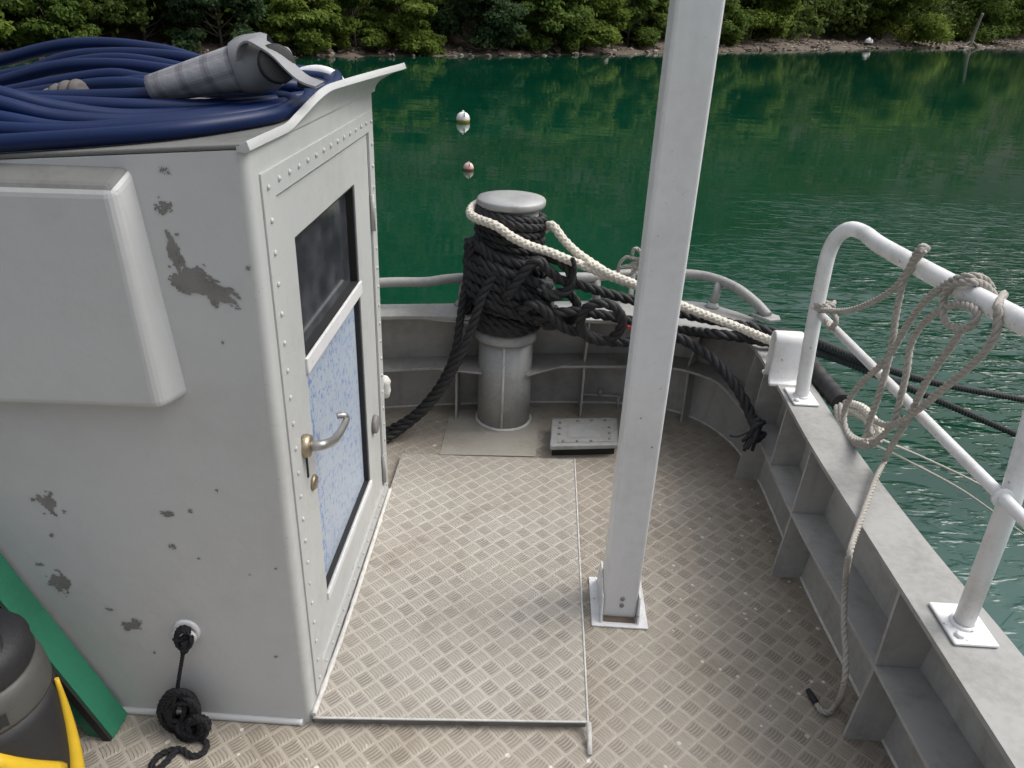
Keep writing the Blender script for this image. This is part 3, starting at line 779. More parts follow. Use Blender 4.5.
for u, v, w_, h_, sd_, an in [(165,206,6,5,1,0),(171,244,5,8,2,.2),(178,262,5,9,3,.3),(190,279,18,12,4,-.35),(206,289,20,9,5,-.35),(222,292,11,6,6,-.4),(174,255,3,5,7,.2),
    (47,502,9,10,8,.3),(62,583,9,11,9,.7),(40,564,4,2,10,0),(168,513,6,3,11,0),(190,511,2,2,12,0),(173,546,3,2.5,13,0),(131,626,9,5,14,.1),(136,621,4,3,15,0),(110,609,4,1.5,16,-.2),(52,535,2,2,17,0),
    (164,170,3,2.5,18,0),(217,490,1.6,1.6,19,0),(199,558,1.5,1.2,20,0),(276,656,1.6,1.6,21,0),(248,268,1.8,1.6,22,0),(276,568,1.2,1.2,23,0),(155,652,1.5,1.5,24,0),(250,574,1.4,.8,25,0),(178,234,1.2,1,26,0),(223,342,1.4,1.2,27,0)]:
    chip(b, cpx(u, v), w_*S*.95, h_*S*.95, sd_, an)
for u, v, w_, h_, sd_ in [(113,328,0,0,0)]: pass
b.build('front_wall', [M['cabin'], M['chip']], cab)
# rounded corner post
b = MB(); n_ = 8
arc = [Vector((CX - r + r*math.sin(t), CY + r - r*math.cos(t), 0)) for t in np.linspace(0, math.pi/2, n_)]
b.sheet([[p for p in arc], [p + Vector((0,0,CZ+.005)) for p in arc]]); b.build('corner', M['cabin_side'], cab)
# other walls and roof
b = MB(); b.hexa([(CL,CB-.02,0),(CX-.022,CB-.02,0),(CX-.022,CB,0),(CL,CB,0),(CL,CB-.02,rz(CL)),(CX-.022,CB-.02,CZ-.002),(CX-.022,CB,CZ-.002),(CL,CB,rz(CL))]); b.box((CL-.02, CY, 0), (CL, CB, rz(CL))); b.build('rear_wall', M['cabin'], cab)
b = MB(); x0_, x1_ = CL-.02, CX-.002
b.hexa([(x0_,CY+.0015,rz(x0_)+.001),(x1_,CY+.0015,rz(x1_)+.001),(x1_,CB+.01,rz(x1_)+.001),(x0_,CB+.01,rz(x0_)+.001),(x0_,CY+.0015,rz(x0_)+.009),(x1_,CY+.0015,rz(x1_)+.009),(x1_,CB+.01,rz(x1_)+.012),(x0_,CB+.01,rz(x0_)+.012)]); b.build('roof', M['dark_top'], cab, bevel=.003)
b = MB(); b.tube(smooth_path([(CL, CY-.004, .006),(CX-.02, CY-.004, .006)], .015), .008, 8); b.build('base_weld', M['cabin'], cab)
# protruding locker on the front wall
b = MB(); yo = CY - .05
fi = [(-1.58,.835),(-.622,.838),(-.652,1.246),(-1.58,1.235)]; fo = [(-1.56,.812),(-.647,.834),(-.660,1.222),(-1.56,1.205)]
b.add([(x, CY+.001, z_) for x, z_ in fi] + [(x, yo, z_) for x, z_ in fo], [(4,5,6,7),(0,1,5,4),(1,2,6,5),(2,3,7,6),(3,0,4,7)])
b.m[2] = 1; wb = b.build('wall_box', [M['cabin'], M['dark_top']], cab, bevel=.016, seg=4)
for pl in wb.data.polygons:
    pl.material_index = 1 if pl.normal.z > .6 else 0
# door side wall: frame round the opening
DY0, DY1, DZ0, DZ1 = 1.300, 2.030, .092, 1.186
b = MB(); xi = CX - .03
b.box((xi, CY + r, 0), (CX, DY0, CZ)); b.box((xi, DY1, 0), (CX, CB, CZ)); b.box((xi, DY0, 0), (CX, DY1, DZ0)); b.box((xi, DY0, DZ1), (CX, DY1, CZ))
b.build('side_wall', M['cabin_side'], cab)
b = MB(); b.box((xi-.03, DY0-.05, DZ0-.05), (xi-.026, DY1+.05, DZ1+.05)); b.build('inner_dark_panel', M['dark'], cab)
# riveted flange
b = MB(); fx = CX + .0035
y0, y1, z0, z1 = 1.235, 2.085, .045, 1.236
b.box((CX+.0002, y0, z0), (fx, DY0-.002, z1)); b.box((CX+.0002, DY1+.002, z0), (fx, y1, z1)); b.box((CX+.0002, DY0-.002, DZ1+.002), (fx, DY1+.002, z1)); b.box((CX+.0002, DY0-.002, z0), (fx, DY1+.002, DZ0-.002))
def rivet(y, z_, rr=.0055):
    b.lathe([(rr,0),(rr*.9,.002),(rr*.55,.0036),(1e-4,.0042)], (fx,y,z_), 10, axis=(1,0,0))
for k in range(21): rivet(1.262, .075 + k*(1.135/20)); rivet(2.062, .075 + k*(1.135/20))
for k in range(1, 14): rivet(1.262 + k*.8/14, 1.213)
for k in range(1, 14): rivet(1.262 + k*.8/14, .068, .0045)
b.build('riveted_flange', M['cabin_side'], cab)
# roof coaming with flared lip (S-curved front end)
b = MB(); rows = []
for k in range(61):
    y = 1.19 + (2.135-1.19)*k/60; t = min(1, max(0, (y-1.37)/.28)); s_ = t*t*(3-2*t); e_ = 0
    h_ = .004 + .048*s_ + .008*min(1, max(0, (y-1.64)/.48)); fl_ = .006 + .080*min(1, max(0, (y-1.45)/.66))**1.2
    row = []
    for q in range(11):
        f_ = q/10; hh = h_*f_; oo = fl_*(f_**2.2)
        if e_ > 0: pass
        row.append(Vector((CX+.002+oo, y, CZ-.004+hh)))
    rows.append(row)
b.sheet(rows)
o = b.build('roof_coaming', M['cabin_side'], cab); sdf = o.modifiers.new('thick', 'SOLIDIFY'); sdf.thickness = .015; sdf.offset = 1; bv = o.modifiers.new('bv', 'BEVEL'); bv.width = .006; bv.segments = 2; bv.limit_method = 'ANGLE'; bv.angle_limit = R_(50)
# door leaf
door = bpy.data.objects.new('door', None); COL.objects.link(door); door.parent = cab; door.empty_display_size = .1
door.location = Vector((CX, DY0, 0)) - root_loc(cab)
WY0, WY1 = 1.390, 1.872
b = MB(); gp = .003; dx0, dx1 = CX-.030, CX-.002
b.box((dx0, DY0+gp, DZ0+gp), (dx1, WY0, DZ1-gp)); b.box((dx0, WY1, DZ0+gp), (dx1, DY1-gp, DZ1-gp))
b.box((dx0, WY0, 1.088), (dx1, WY1, DZ1-gp)); b.box((dx0, WY0, DZ0+gp), (dx1, WY1, .216)); b.box((dx0, WY0, .806), (dx1, WY1, .834))
b.build('leaf', M['cabin_side'], door)
b = MB()   # gasket inside the openings
for za, zb in ((.834,1.088),(.216,.806)):
    q = .006; b.box((dx0+.001, WY0, za), (dx1-.003, WY0+q, zb)); b.box((dx0+.001, WY1-.010, za), (dx1-.003, WY1, zb)); b.box((dx0+.001, WY0+q, za), (dx1-.003, WY1-.010, za+q)); b.box((dx0+.001, WY0+q, zb-q), (dx1-.003, WY1-.010, zb))
b.build('gasket', M['rubber'], door)
b = MB(); b.box((dx0+.002, WY0+.006, .840), (dx0+.007, WY1-.010, 1.082)); b.build('window_pane', M['glass'], door)
b = MB(); b.box((dx0+.006, WY0+.006, .222), (dx0+.012, WY1-.010, .800)); b.build('speckled_panel', M['film'], door)
b = MB(); b.box((dx1-.001, WY0-.006, .803), (dx1+.006, WY1+.004, .838)); b.build('glazing_bar', M['white'], door, bevel=.002)
b = MB(); b.box((dx1-.001, WY0-.004, .196), (dx1+.005, WY1+.004, .217)); b.build('glazing_bar', M['white'], door, bevel=.002)
# handle
hd = onx(309, 446, CX + .012)
b = MB()
b.lathe([(.024,-.012),(.025,-.006),(.023,.003),(.014,.006)], hd, 24, axis=(1,0,0))
ho = b.build('door_handle', M['brass'], door)
b = MB()
hp = [hd + Vector((.004,0,0)), onx(322,445,CX+.040), onx(334,440,CX+.050), onx(342,429,CX+.051), onx(346.5,419,CX+.048), onx(344,415.5,CX+.044), onx(337,416,CX+.030)]
hp = smooth_path(hp, .004); b.tube(hp, [.011 - .004*i/len(hp) for i in range(len(hp))], 12)
lv = b.build('lever', M['steel'], ho)
b = MB(); b.lathe([(.017,0),(.018,.004),(.014,.008),(.004,.009)], onx(313, 482, CX-.002), 20, axis=(1,0,0)); b.build('lock', M['brass'], door)
b = MB(); b.box((CX-.002, 1.330, .585), (CX+.001, 1.336, .655)); b.build('key_plate', M['dark'], door)
p = onx(375, 424, CX+.003); b = MB()
b.lathe([(.028,-.004),(.028,.006),(.024,.009),(1e-4,.009)], (p.x, p.y, p.z), 20, axis=(1,0,0)); b.build('door_catch', M['chip'], door)
for v_ in (212, 470):
    p = onx(373 if v_ == 212 else 383.5, v_, CX+.004); b = MB(); b.tube([(CX+.004, 2.034, p.z-.05), (CX+.004, 2.034, p.z+.05)], .007, 10); b.build('hinge', M['alu'], door)
# white lump on the far corner
p = Vector((CX-.004, 2.118, .405)); b = MB()
b.lathe([(.005,-.040),(.017,-.034),(.022,-.013),(.020,.010),(.023,.018),(.015,.033),(.004,.038)], p, 16); b.build('corner_knob', M['weld'], cab)
# pad eye on front wall
pe = cpx(187, 630); b = MB()
b.lathe([(.030,0),(.029,.004),(.015,.006),(.013,.003)], pe, 24, axis=(0,-1,0))
b.tube([pe + Vector((.022*math.cos(a), -.014 - .004*math.sin(a), .022*math.sin(a)-.004)) for a in np.linspace(0, 2*math.pi, 20)[:-1]], .0045, 8, closed=True)
b.build('pad_eye', M['white'], cab)
# white pipe hoop on the roof
e_ = empty('roof_hoop', (-.62, 2.0, CZ+.014), 'white bent pipe hoop on the cabin roof behind the plaid bag', 'grab rail')
b = MB(); hp = [ony(286, 128, 1.93), ony(288, 95, 1.93), ony(298, 77, 1.93), ony(318, 72, 1.93), ony(335, 78, 1.93), ony(345, 92, 1.93), ony(349, 128, 1.93)]
hp[0].z = hp[-1].z = CZ + .014
b.tube(smooth_path(hp, .01), .016, 12); b.build('hoop_pipe', M['white'], e_)
for q in (hp[0], hp[-1]):
    b = MB(); b.lathe([(.028,0),(.028,.006),(.018,.008)], (q.x,q.y,CZ+.0095), 16); b.build('hoop_foot', M['white'], e_)

# ================================================================== POST
post = empty('post', (.27, 1.62, 0), 'tall white square metal post standing on a welded foot plate in the deck', 'post')
b = MB()
pxl = lambda v: None
pl0, pr0 = .226, .319; pyf = 1.590; pd = .088
b.box((pl0, pyf, .006), (pr0, pyf + pd, 3.4)); b.build('shaft', M['white'], post, bevel=.008, seg=3)
b = MB(); b.box((.197, 1.556, .0005), (.350, 1.752, .0065)); b.build('foot_plate', M['rail'], post, bevel=.002)
for xx, sg in ((pl0-.0005, -1), (pr0+.0005, 1)):
    b = MB(); b.hexa([(xx,1.566,.0068),(xx+sg*.006,1.566,.0068),(xx+sg*.006,1.74,.0068),(xx,1.74,.0068),(xx,1.585,.085),(xx+sg*.005,1.585,.085),(xx+sg*.005,1.70,.11),(xx,1.70,.11)])
    b.build('gusset', M['rail'], post, bevel=.002)
b = MB(); b.box((pl0+.004, pyf-.018, .0068), (pr0-.004, pyf-.0005, .010)); b.build('rust_stain', plain('rusty_dirt', (.16,.12,.085), .9, 0, .4), post)
for u, v in [(627,440),(641,418),(657,470),(652,447),(652,512),(672,412),(690,278),(700,170)]:
    p = ony(u, v, pyf)
    if pl0+.01 < p.x < pr0-.01:
        b = MB(); b.lathe([(.0028,-.001),(.0026,.0012),(1e-4,.0016)], (p.x, pyf, p.z), 8, axis=(0,-1,0)); b.build('screw_head', M['alu'], post)
for z_ in (.075, .052):
    b = MB(); b.lathe([(.006,0),(.006,.004),(1e-4,.006)], (pl0+.05, pyf, z_), 8, axis=(0,-1,0)); b.build('screw_head', M['chip'], post)

# ================================================================== BOLLARD
BC = Vector((-.108, 2.676, 0))
bo = empty('bollard', BC, 'grey metal mooring bollard wound with rope at the bow', 'bollard')
b = MB(); b.lathe([(.104,0),(.104,.372)], BC, 48); b.lathe([(.098,.4),(.098,.868)], BC, 48); b.build('column', M['alu'], bo)
b = MB(); b.lathe([(.104,.362),(.118,.366),(.120,.374),(.118,.396),(.106,.404),(.097,.406)], BC, 48); b.build('collar', M['alu'], bo)
b = MB(); b.lathe([(.098,.862),(.118,.864),(.122,.872),(.122,.884),(.118,.890),(.060,.893),(1e-4,.894)], BC, 48); b.build('cap', M['alu'], bo)
b = MB(); pts = [BC + Vector((.107*math.cos(a), .107*math.sin(a), .008)) for a in np.linspace(0, 2*math.pi, 48)[:-1]]; b.tube(pts, .007, 8, closed=True); b.tube([BC + Vector((-.002,-.1045,.01)), BC + Vector((-.002,-.1045,.36))], .0045, 6); b.build('weld', M['weld'], bo)
for zz, fars in ((STZ+.003, ((-.395,2.622),(.206,2.775))), (.442, ((-.407,2.60),(.13,2.66)))):
    for sg, (fx_, fy_) in zip((-1, 1), fars):
        a = BC + Vector((sg*.085, -.075, zz)); b = MB()
        lift = .006 if zz > .3 else 0
        b.prism([a, Vector((fx_, fy_, zz+lift)), Vector((fx_, 2.70 if sg < 0 or zz > .3 else 2.81, zz+lift)), Vector((BC.x+sg*.10, 2.70 if sg < 0 or zz > .3 else 2.80, zz+lift)), BC+Vector((sg*.09, .03, zz))], (0,0,-.007)); b.build('bracket', M['bulwark'], bo)

# ------------------------------------------------------------------ ropes on the bollard
def wrap(R, z0, z1, turns, a0=0.0, tilt=0.0, jit=.004, seed=0, n=18):
    gg = random.Random(seed); out = []
    N = max(4, int(n*turns))
    for k in range(N+1):
        t = k/N; a = a0 + 2*math.pi*turns*t
        out.append(BC + Vector(((R+gg.uniform(-jit,jit))*math.cos(a), (R+gg.uniform(-jit,jit))*math.sin(a), z0+(z1-z0)*t + tilt*math.cos(a-.6) + gg.uniform(-jit,jit)*.6)))
    return out
RB = .0185
b = MB()
rope(b, wrap(.114, .850, .690, 6.0, 2.0, -.012, .004, 1), .0150)
rope(b, wrap(.119, .828, .800, 1.0, 2.6, -.022, .003, 12), .0150)
rope(b, wrap(.119, .71, .44, 7.0, 1.0, -.012, .004, 2), RB)
rope(b, wrap(.151, .635, .485, 4.3, 4.0, -.062, .003, 3, n=26), RB)
rope(b, wrap(.136, .690, .60, 2.2, 2.4, -.050, .003, 5, n=26), RB)
rope(b, wrap(.122, .452, .428, 1.6, 3.0, .006, .003, 9), RB)
def F_(pts, y0, y1=None):
    y1 = y0 if y1 is None else y1; n_ = len(pts); return [ony(u, v, y0 + (y1-y0)*i/(n_-1)) for i, (u, v) in enumerate(pts)]
# front diagonals
rope(b, [BC+Vector((-.135,.02,.72))] + F_([(481,246),(492,259),(506,268),(524,277),(540,286),(552,296)], 2.56, 2.52) + [BC+Vector((.175,-.05,.56)), BC+Vector((.13,.06,.56))], RB)
rope(b, [BC+Vector((-.13,.03,.60))] + F_([(484,268),(500,279),(516,290),(534,300),(550,312),(561,318)], 2.545, 2.51) + [BC+Vector((.19,-.06,.49)), BC+Vector((.13,.07,.50))], RB)
rope(b, [BC+Vector((-.14,.0,.50))] + F_([(486,300),(505,308),(528,314),(548,318),(560,314)], 2.54, 2.53) + [BC+Vector((.15,.04,.47))], RB)
# strands running up the left flank
for k, (a, z0, z1) in enumerate([(3.35,.46,.75),(3.05,.47,.74)]):
    rope(b, [BC + Vector((.150*math.cos(a+.35*t), .150*math.sin(a+.35*t), z0+(z1-z0)*t)) for t in (0,.25,.5,.75,1)], RB*.95, phase=k)
# mass on the right of the bollard
rope(b, smooth_path(F_([(532,262),(548,258),(562,263),(572,277),(566,292),(550,296),(540,288)], 2.56, 2.50), .02), RB)
rope(b, smooth_path(F_([(545,300),(560,292),(574,298),(576,314),(562,326),(548,320)], 2.60, 2.53), .02), RB)
rope(b, smooth_path(F_([(536,316),(548,326),(560,322),(570,312)], 2.56, 2.54), .02), RB)
rope(b, smooth_path(F_([(572,258),(575,268),(572,284)], 2.50, 2.50), .02), .009)
# two tails falling to the deck and running behind the cabin corner
t1 = F_([(498,272),(487,287),(480,303),(473,324),(466,343),(455,366),(440,391),(424,410),(405,426)], 2.53, 2.47) + [onz(388,438,.02), onz(372,446,.02), onz(352,452,.02)]
t2 = F_([(473,240),(469,262),(466,284),(462,306),(459,328),(456,348),(447,372),(434,393),(417,412),(400,424)], 2.66, 2.50) + [onz(386,431,.02), onz(370,437,.02), onz(350,441,.02)]
rope(b, [BC+Vector((.02,-.16,.60))] + t1, RB*.95); rope(b, t2, RB*.85)
tag(b.build('black_rope', M['rope_black'], origin=BC), 'thick black twisted rope wound round the bollard with two tails falling to the deck', 'rope')
# black line with the loop knot going to the chock and overboard
b = MB()
A_ = [BC+Vector((.0,-.17,.58))] + F_([(534,262),(548,270),(560,280),(576,284),(596,290),(616,296),(640,302),(665,309),(692,316)], 2.50, 2.62) + [onz(722,322,.495), onz(750,327,.50), onz(778,333,.49), onz(800,336,.45)]
out1 = [onz(823,345,.36), onz(850,356,.22), onz(884,368,0.05), onz(935,383,-.2), onz(1024,400,-.55), onz(1150,424,-1.0), onz(1220,437,-1.26)]
rope(b, A_ + out1, RB*1.02, step=.012)
B_ = [BC+Vector((.10,-.15,.50))] + F_([(566,312),(588,313),(608,316),(632,321),(660,328),(688,331)], 2.50, 2.62) + [onz(716,334,.488), onz(745,338,.485), onz(772,343,.485), onz(796,348,.44)]
out2 = [onz(816,352,.32), onz(846,362,.16), onz(884,378,-.02), onz(920,393,-.2), onz(964,412,-.42), onz(1024,438,-.75), onz(1100,470,-1.15), onz(1130,482,-1.27)]
rope(b, B_ + out2, RB*1.02, step=.012)
C_ = [BC+Vector((.05,-.16,.53))] + F_([(534,304),(552,317),(566,329),(584,333),(600,340),(618,342),(640,341),(660,338),(676,337)], 2.49, 2.54)
cx, cy = 601, 322
lp = [ony(cx+21*math.cos(a), cy+19*math.sin(a), 2.475 + .03*math.sin(a*1)) for a in np.linspace(2.2, 2.2+2*math.pi*1.15, 16)]
rope(b, lp, RB)
tag(b.build('mooring_rope', M['rope_black'], origin=(.3,2.5,.5)), 'pair of black twisted lines running over the cap beside the white chock and overboard', 'rope')
b = MB()
D_ = C_ + F_([(696,347),(716,362),(732,381),(744,400),(752,418)], 2.52, 2.30) + [onx(757,428,.735)]
rope(b, D_, RB*1.05)
e0 = D_[-1]; g = random.Random(4)
rope(b, [e0 + Vector((.01,.0,.03)), e0 + Vector((-.012,-.015,.005)), e0 + Vector((.0,-.02,-.03)), e0 + Vector((.02,0,-.01))], .018)
for k in range(14):
    d = Vector((g.uniform(-.05,.02), g.uniform(-.05,.01), g.uniform(-.075,-.03)))
    b.tube(smooth_path([e0 + Vector((g.uniform(-.01,.01),0,-.01)), e0 + d*.5 + Vector((0,g.uniform(-.01,.01),0)), e0 + d], .012), .006, 5)
b.tube(smooth_path([e0, e0+Vector((-.06,-.01,-.03)), e0+Vector((-.085,-.01,-.028))], .01), .003, 5)
tag(b.build('frayed_rope', M['rope_black'], origin=e0), 'black rope hanging down inside the bulwark with a frayed knotted end', 'rope')
b = MB(); p = ony(627, 327, 2.49); b.tube(smooth_path([p, p+Vector((.014,-.004,.003)), p+Vector((.03,0,.006))], .004), [.007,.007,.006,.004,.003,.003,.003,.003,.003,.003,.003][:len(smooth_path([p, p+Vector((.014,-.004,.003)), p+Vector((.03,0,.006))], .004))], 6)
tag(b.build('tag_end', M['red'], origin=p), 'small red whipping on a black rope near the white post', 'rope tag')

# white rope
b = MB(); RW = .0165
q1 = [BC + Vector((.112*math.cos(a), .112*math.sin(a), z_)) for a, z_ in ((1.0,.800),(1.6,.835),(2.2,.856),(2.7,.862),(3.1,.856),(3.55,.838))]
q1 = [BC + Vector(((.121)*math.cos(a), .121*math.sin(a), z_)) for a, z_ in ((.25,.770),(.9,.805),(1.6,.838),(2.2,.852),(2.75,.856))]
front = [BC + Vector((-.138,-.02,.850)), BC + Vector((-.128,-.085,.838))] + F_([(496,226),(512,237),(530,246),(549,252),(566,259),(584,266),(602,273),(620,280),(640,287),(662,297),(690,309),(716,319)], 2.530, 2.52) + [onz(742,329,.515), onz(766,339,.515), onz(784,344,.51), onz(800,350,.46)]
rope(b, list(reversed([BC + Vector((.122,.02,.79))] + q1))[::-1] + front, RW, pitch=.085, strands=4, braid=True, step=.008)
back = [BC + Vector((.124,.015,.785))] + F_([(553,226),(563,239),(576,252),(590,262),(602,270)], 2.62, 2.53)
rope(b, back, RW, pitch=.085, strands=4, braid=True, step=.008)
rope(b, F_([(586,262),(600,269),(614,276),(632,283),(650,291),(668,300)], 2.525, 2.50), RW*.95, pitch=.075, strands=4, braid=True, step=.008)
# tail through the chock: eye hanging outboard
sl_end = Vector((.925, 2.0, .30))
w_ey = [onz(800,352,.45), onx(816,372,.915), onx(838,402,.925)]
tag(b.build('white_rope', M['rope_white'], origin=BC+Vector((0,0,.8))), 'thick white braided rope looped over the bollard top and led to the white chock', 'rope')
# black chafe sleeve and white eye
b = MB(); sp = smooth_path([onz(800,350,.44), onx(812,368,.905), onx(826,386,.92), onx(842,404,.93)], .008)
b.tube(sp, [.030 + .002*math.sin(i*1.1) for i in range(len(sp))], 14)
tag(b.build('chafe_sleeve', M['rubber'], origin=sp[0]), 'short black ribbed chafe sleeve hanging outboard below the white chock', 'sleeve')
b = MB(); ex = .94
ey = [onx(u, v, ex) for u, v in [(840,402),(852,404),(864,409),(874,420),(880,432),(876,440),(866,439),(871,430),(866,419),(856,413),(846,412)]]
rope(b, ey, .012, pitch=.07, strands=4, braid=True, step=.006)
tag(b.build('rope_eye', M['rope_white'], origin=ey[0]), 'white rope eye splice at the end of the black sleeve outboard', 'rope')
# thin cords to the water
for k, (pts) in enumerate([[(868,442,.935),(910,462,None),(965,492,None),(1024,534,None)], [(872,436,.935),(920,456,None),(975,482,None),(1024,510,None)]]):
    b = MB(); s0 = onx(pts[0][0], pts[0][1], .935); pp = [s0]
    zs = [.30,.02,-.3,-.65]
    for (u, v, _), z_ in list(zip(pts, zs))[1:]: pp.append(onz(u, v, z_))
    dlt = pp[-1]-pp[-2]; kk = (pp[-1].z + 1.26)/max(.05, -dlt.z); pp.append(pp[-1] + dlt*kk)
    b.tube(smooth_path(pp, .03), .0045, 6)
    tag(b.build('thin_cord', M['rope_grey'], origin=s0), ['lower of the two thin cords running from the rope eye to the water', 'upper of the two thin cords running from the rope eye to the water'][k], 'cord', 'thin cords overboard')

# ================================================================== BOW RAIL, CHOCK, STEP
br = empty('bow_rail', (.2, 2.8, CAPZ), 'low grey pipe rail bolted round the bow cap behind the bollard', 'rail')
RZ = .555
rp = [Vector((-1.25,2.44,RZ-.02)), Vector((-.9,2.565,RZ-.02)), onz(378,283,.553), onz(425,282,.553), onz(448,279,.56), Vector((-.2,2.765,RZ+.01)), Vector((0,2.80,RZ+.008)), onz(590,277,.56), onz(640,273,.56), onz(690,274,.56), onz(716,279,.56), onz(738,289,.55), onz(756,303,.52), onz(768,316,.49)]
b = MB(); b.tube(smooth_path(rp, .02), .0185, 14); b.build('rail_pipe', M['cap'], br)
for q in [(462,281),(598,279),(716,284)]:
    p = onz(q[0], q[1], .555); b = MB(); nz = min(smooth_path(rp,.02), key=lambda r_: (r_.x-p.x)**2+(r_.y-p.y)**2); b.tube([(p.x,p.y,CAPZ),(nz.x,nz.y,nz.z)], .0165, 12); b.lathe([(.03,CAPZ),(.026,CAPZ+.006),(.018,CAPZ+.018)], (p.x,p.y,0), 14); b.build('stanchion', M['cap'], br)
b = MB(); p = onz(766,319,.475); t_ = Vector((.04,-.05,0)); 
b.prism([p+Vector((-.055,.015,0)), p+Vector((.0,-.045,0)), p+Vector((.045,-.03,0)), p+Vector((.05,.01,0)), p+Vector((.0,.055,0))], (0,0,.014)); b.build('end_pad', M['cap'], br, bevel=.004)
# small twin post cleat with grey rope near the white post
c0 = onz(634, 298, CAPZ); cl = empty('twin_cleat', c0, 'small white twin pin cleat on the bow cap left of the white post', 'cleat')
b = MB()
for dx_ in (-.018, .016): b.tube([(c0.x+dx_,c0.y-.03,CAPZ),(c0.x+dx_,c0.y-.03,CAPZ+.135)], .010, 10)
b.tube(smooth_path([(c0.x-.018,c0.y-.03,CAPZ+.13),(c0.x-.014,c0.y-.03,CAPZ+.15),(c0.x-.001,c0.y-.03,CAPZ+.157),(c0.x+.012,c0.y-.03,CAPZ+.15),(c0.x+.016,c0.y-.03,CAPZ+.13)], .006), .010, 10); b.build('pins', M['white'], cl)
b = MB(); yk = c0.y - .055
for pts in ([(618,272),(620,263),(627,257),(637,259),(648,257)], [(632,255),(634,249),(639,250),(642,258),(638,266)], [(626,268),(636,262),(646,264),(654,262)], [(630,275),(640,268),(650,270)], [(620,268),(628,266),(638,268),(646,274)]):
    rope(b, F_(pts, yk, yk), .0075)
tag(b.build('grey_rope_knot', M['rope_grey'], origin=(c0.x,yk,.58)), 'grey rope knot tied round the bow rail left of the white post', 'rope')
# chock: a bent plate arch
ck = onz(783, 384, CAPZ); chk = empty('chock', ck, 'white bent plate chock on the starboard cap that the white rope passes through', 'chock')
prof_c = []
hw, dp, hh = .044, .062, .160
pl_ = [(-dp*.5-.02,0.004),(-dp*.5-.008,.003),(-dp*.5,.014)] + [(-dp*.5, .05), (-dp*.5,hh-.031)] + [(-dp*.5*math.cos(t), hh-.031+.031*math.sin(t)) for t in np.linspace(.2, math.pi-.2, 12)] + [(dp*.5,hh-.031),(dp*.5,.05),(dp*.5,.014),(dp*.5+.008,.003),(dp*.5+.02,.004)]
b = MB(); ctr = ck + Vector((.0, dp*.5+.012, 0))
rows = [[Vector((ctr.x - hw, ctr.y + yy, CAPZ + .001 + zz)) for yy, zz in pl_], [Vector((ctr.x + hw, ctr.y + yy, CAPZ + .001 + zz)) for yy, zz in pl_]]
b.sheet(rows); o = b.build('arch_plate', M['rail'], chk); s_ = o.modifiers.new('thick','SOLIDIFY'); s_.thickness = .012; s_.offset = -1; v_ = o.modifiers.new('bv','BEVEL'); v_.width = .004; v_.segments = 2; v_.limit_method = 'ANGLE'; v_.angle_limit = R_(50)
# step box
st = empty('step_box', (.2, 2.5, 0), 'low aluminium step box with a screwed tread plate behind the white post', 'step')
c4 = [onz(u, v, .058) for u, v in [(550,446),(618,444.5),(617,417.5),(552,418.5)]]
b = MB(); b.add(c4 + [p - Vector((0,0,.018)) for p in c4], [(0,1,2,3),(7,6,5,4),(0,4,5,1),(1,5,6,2),(2,6,7,3),(3,7,4,0)]); b.build('step_lid', M['alu'], st, bevel=.003)
cc = sum(c4, Vector())/4; c5 = [cc + (p-cc)*.80 for p in c4]
b = MB(); b.add([Vector((p.x,p.y,.060)) for p in c5] + [Vector((p.x,p.y,.0582)) for p in c5], [(0,1,2,3),(0,4,5,1),(1,5,6,2),(2,6,7,3),(3,7,4,0)])
for i in range(4):
    for f_ in (0.08,.36,.64): p = c5[i].lerp(c5[(i+1)%4], f_); p = cc + (p-cc)*.93; b.lathe([(.006,.060),(.006,.0625),(1e-4,.064)], (p.x,p.y,0), 8, 1)
c6 = [cc + (p-cc)*.48 for p in c4]; b.add([Vector((p.x,p.y,.0612)) for p in c6], [(0,1,2,3)], 2)
b.build('tread_plate', [M['cap'], M['chip'], M['alu']], st)
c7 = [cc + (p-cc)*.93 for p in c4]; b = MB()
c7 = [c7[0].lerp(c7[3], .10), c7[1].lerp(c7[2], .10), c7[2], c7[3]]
b.add([Vector((p.x,p.y,.0398)) for p in c7] + [Vector((p.x,p.y,.0006)) for p in c7], [(0,4,5,1),(1,5,6,2),(2,6,7,3),(3,7,4,0)]); b.build('step_base', M['rubber'], st)  # near-black base: the shadow under the lid is put into its colour
# small pipe bracket at the bulwark foot
p = onz(603, 406, 0); b = MB(); b.tube(smooth_path([(p.x-.10,p.y-.01,.055),(p.x-.03,p.y-.01,.055),(p.x,p.y-.01,.055),(p.x+.06,p.y-.01,.055)], .02), .006, 8); b.tube([(p.x-.1,p.y-.01,0),(p.x-.1,p.y-.01,.056)], .006, 8); b.tube([(p.x+.06,p.y-.01,0),(p.x+.06,p.y-.01,.056)], .006, 8); b.tube([(p.x-.02,p.y-.012,.055),(p.x-.02,p.y-.012,.085)], .008, 8)
tag(b.build('foot_pipe', M['bulwark'], origin=(p.x,p.y,0)), 'thin low grey pipe bracket at the bow foot behind the step box', 'bracket')

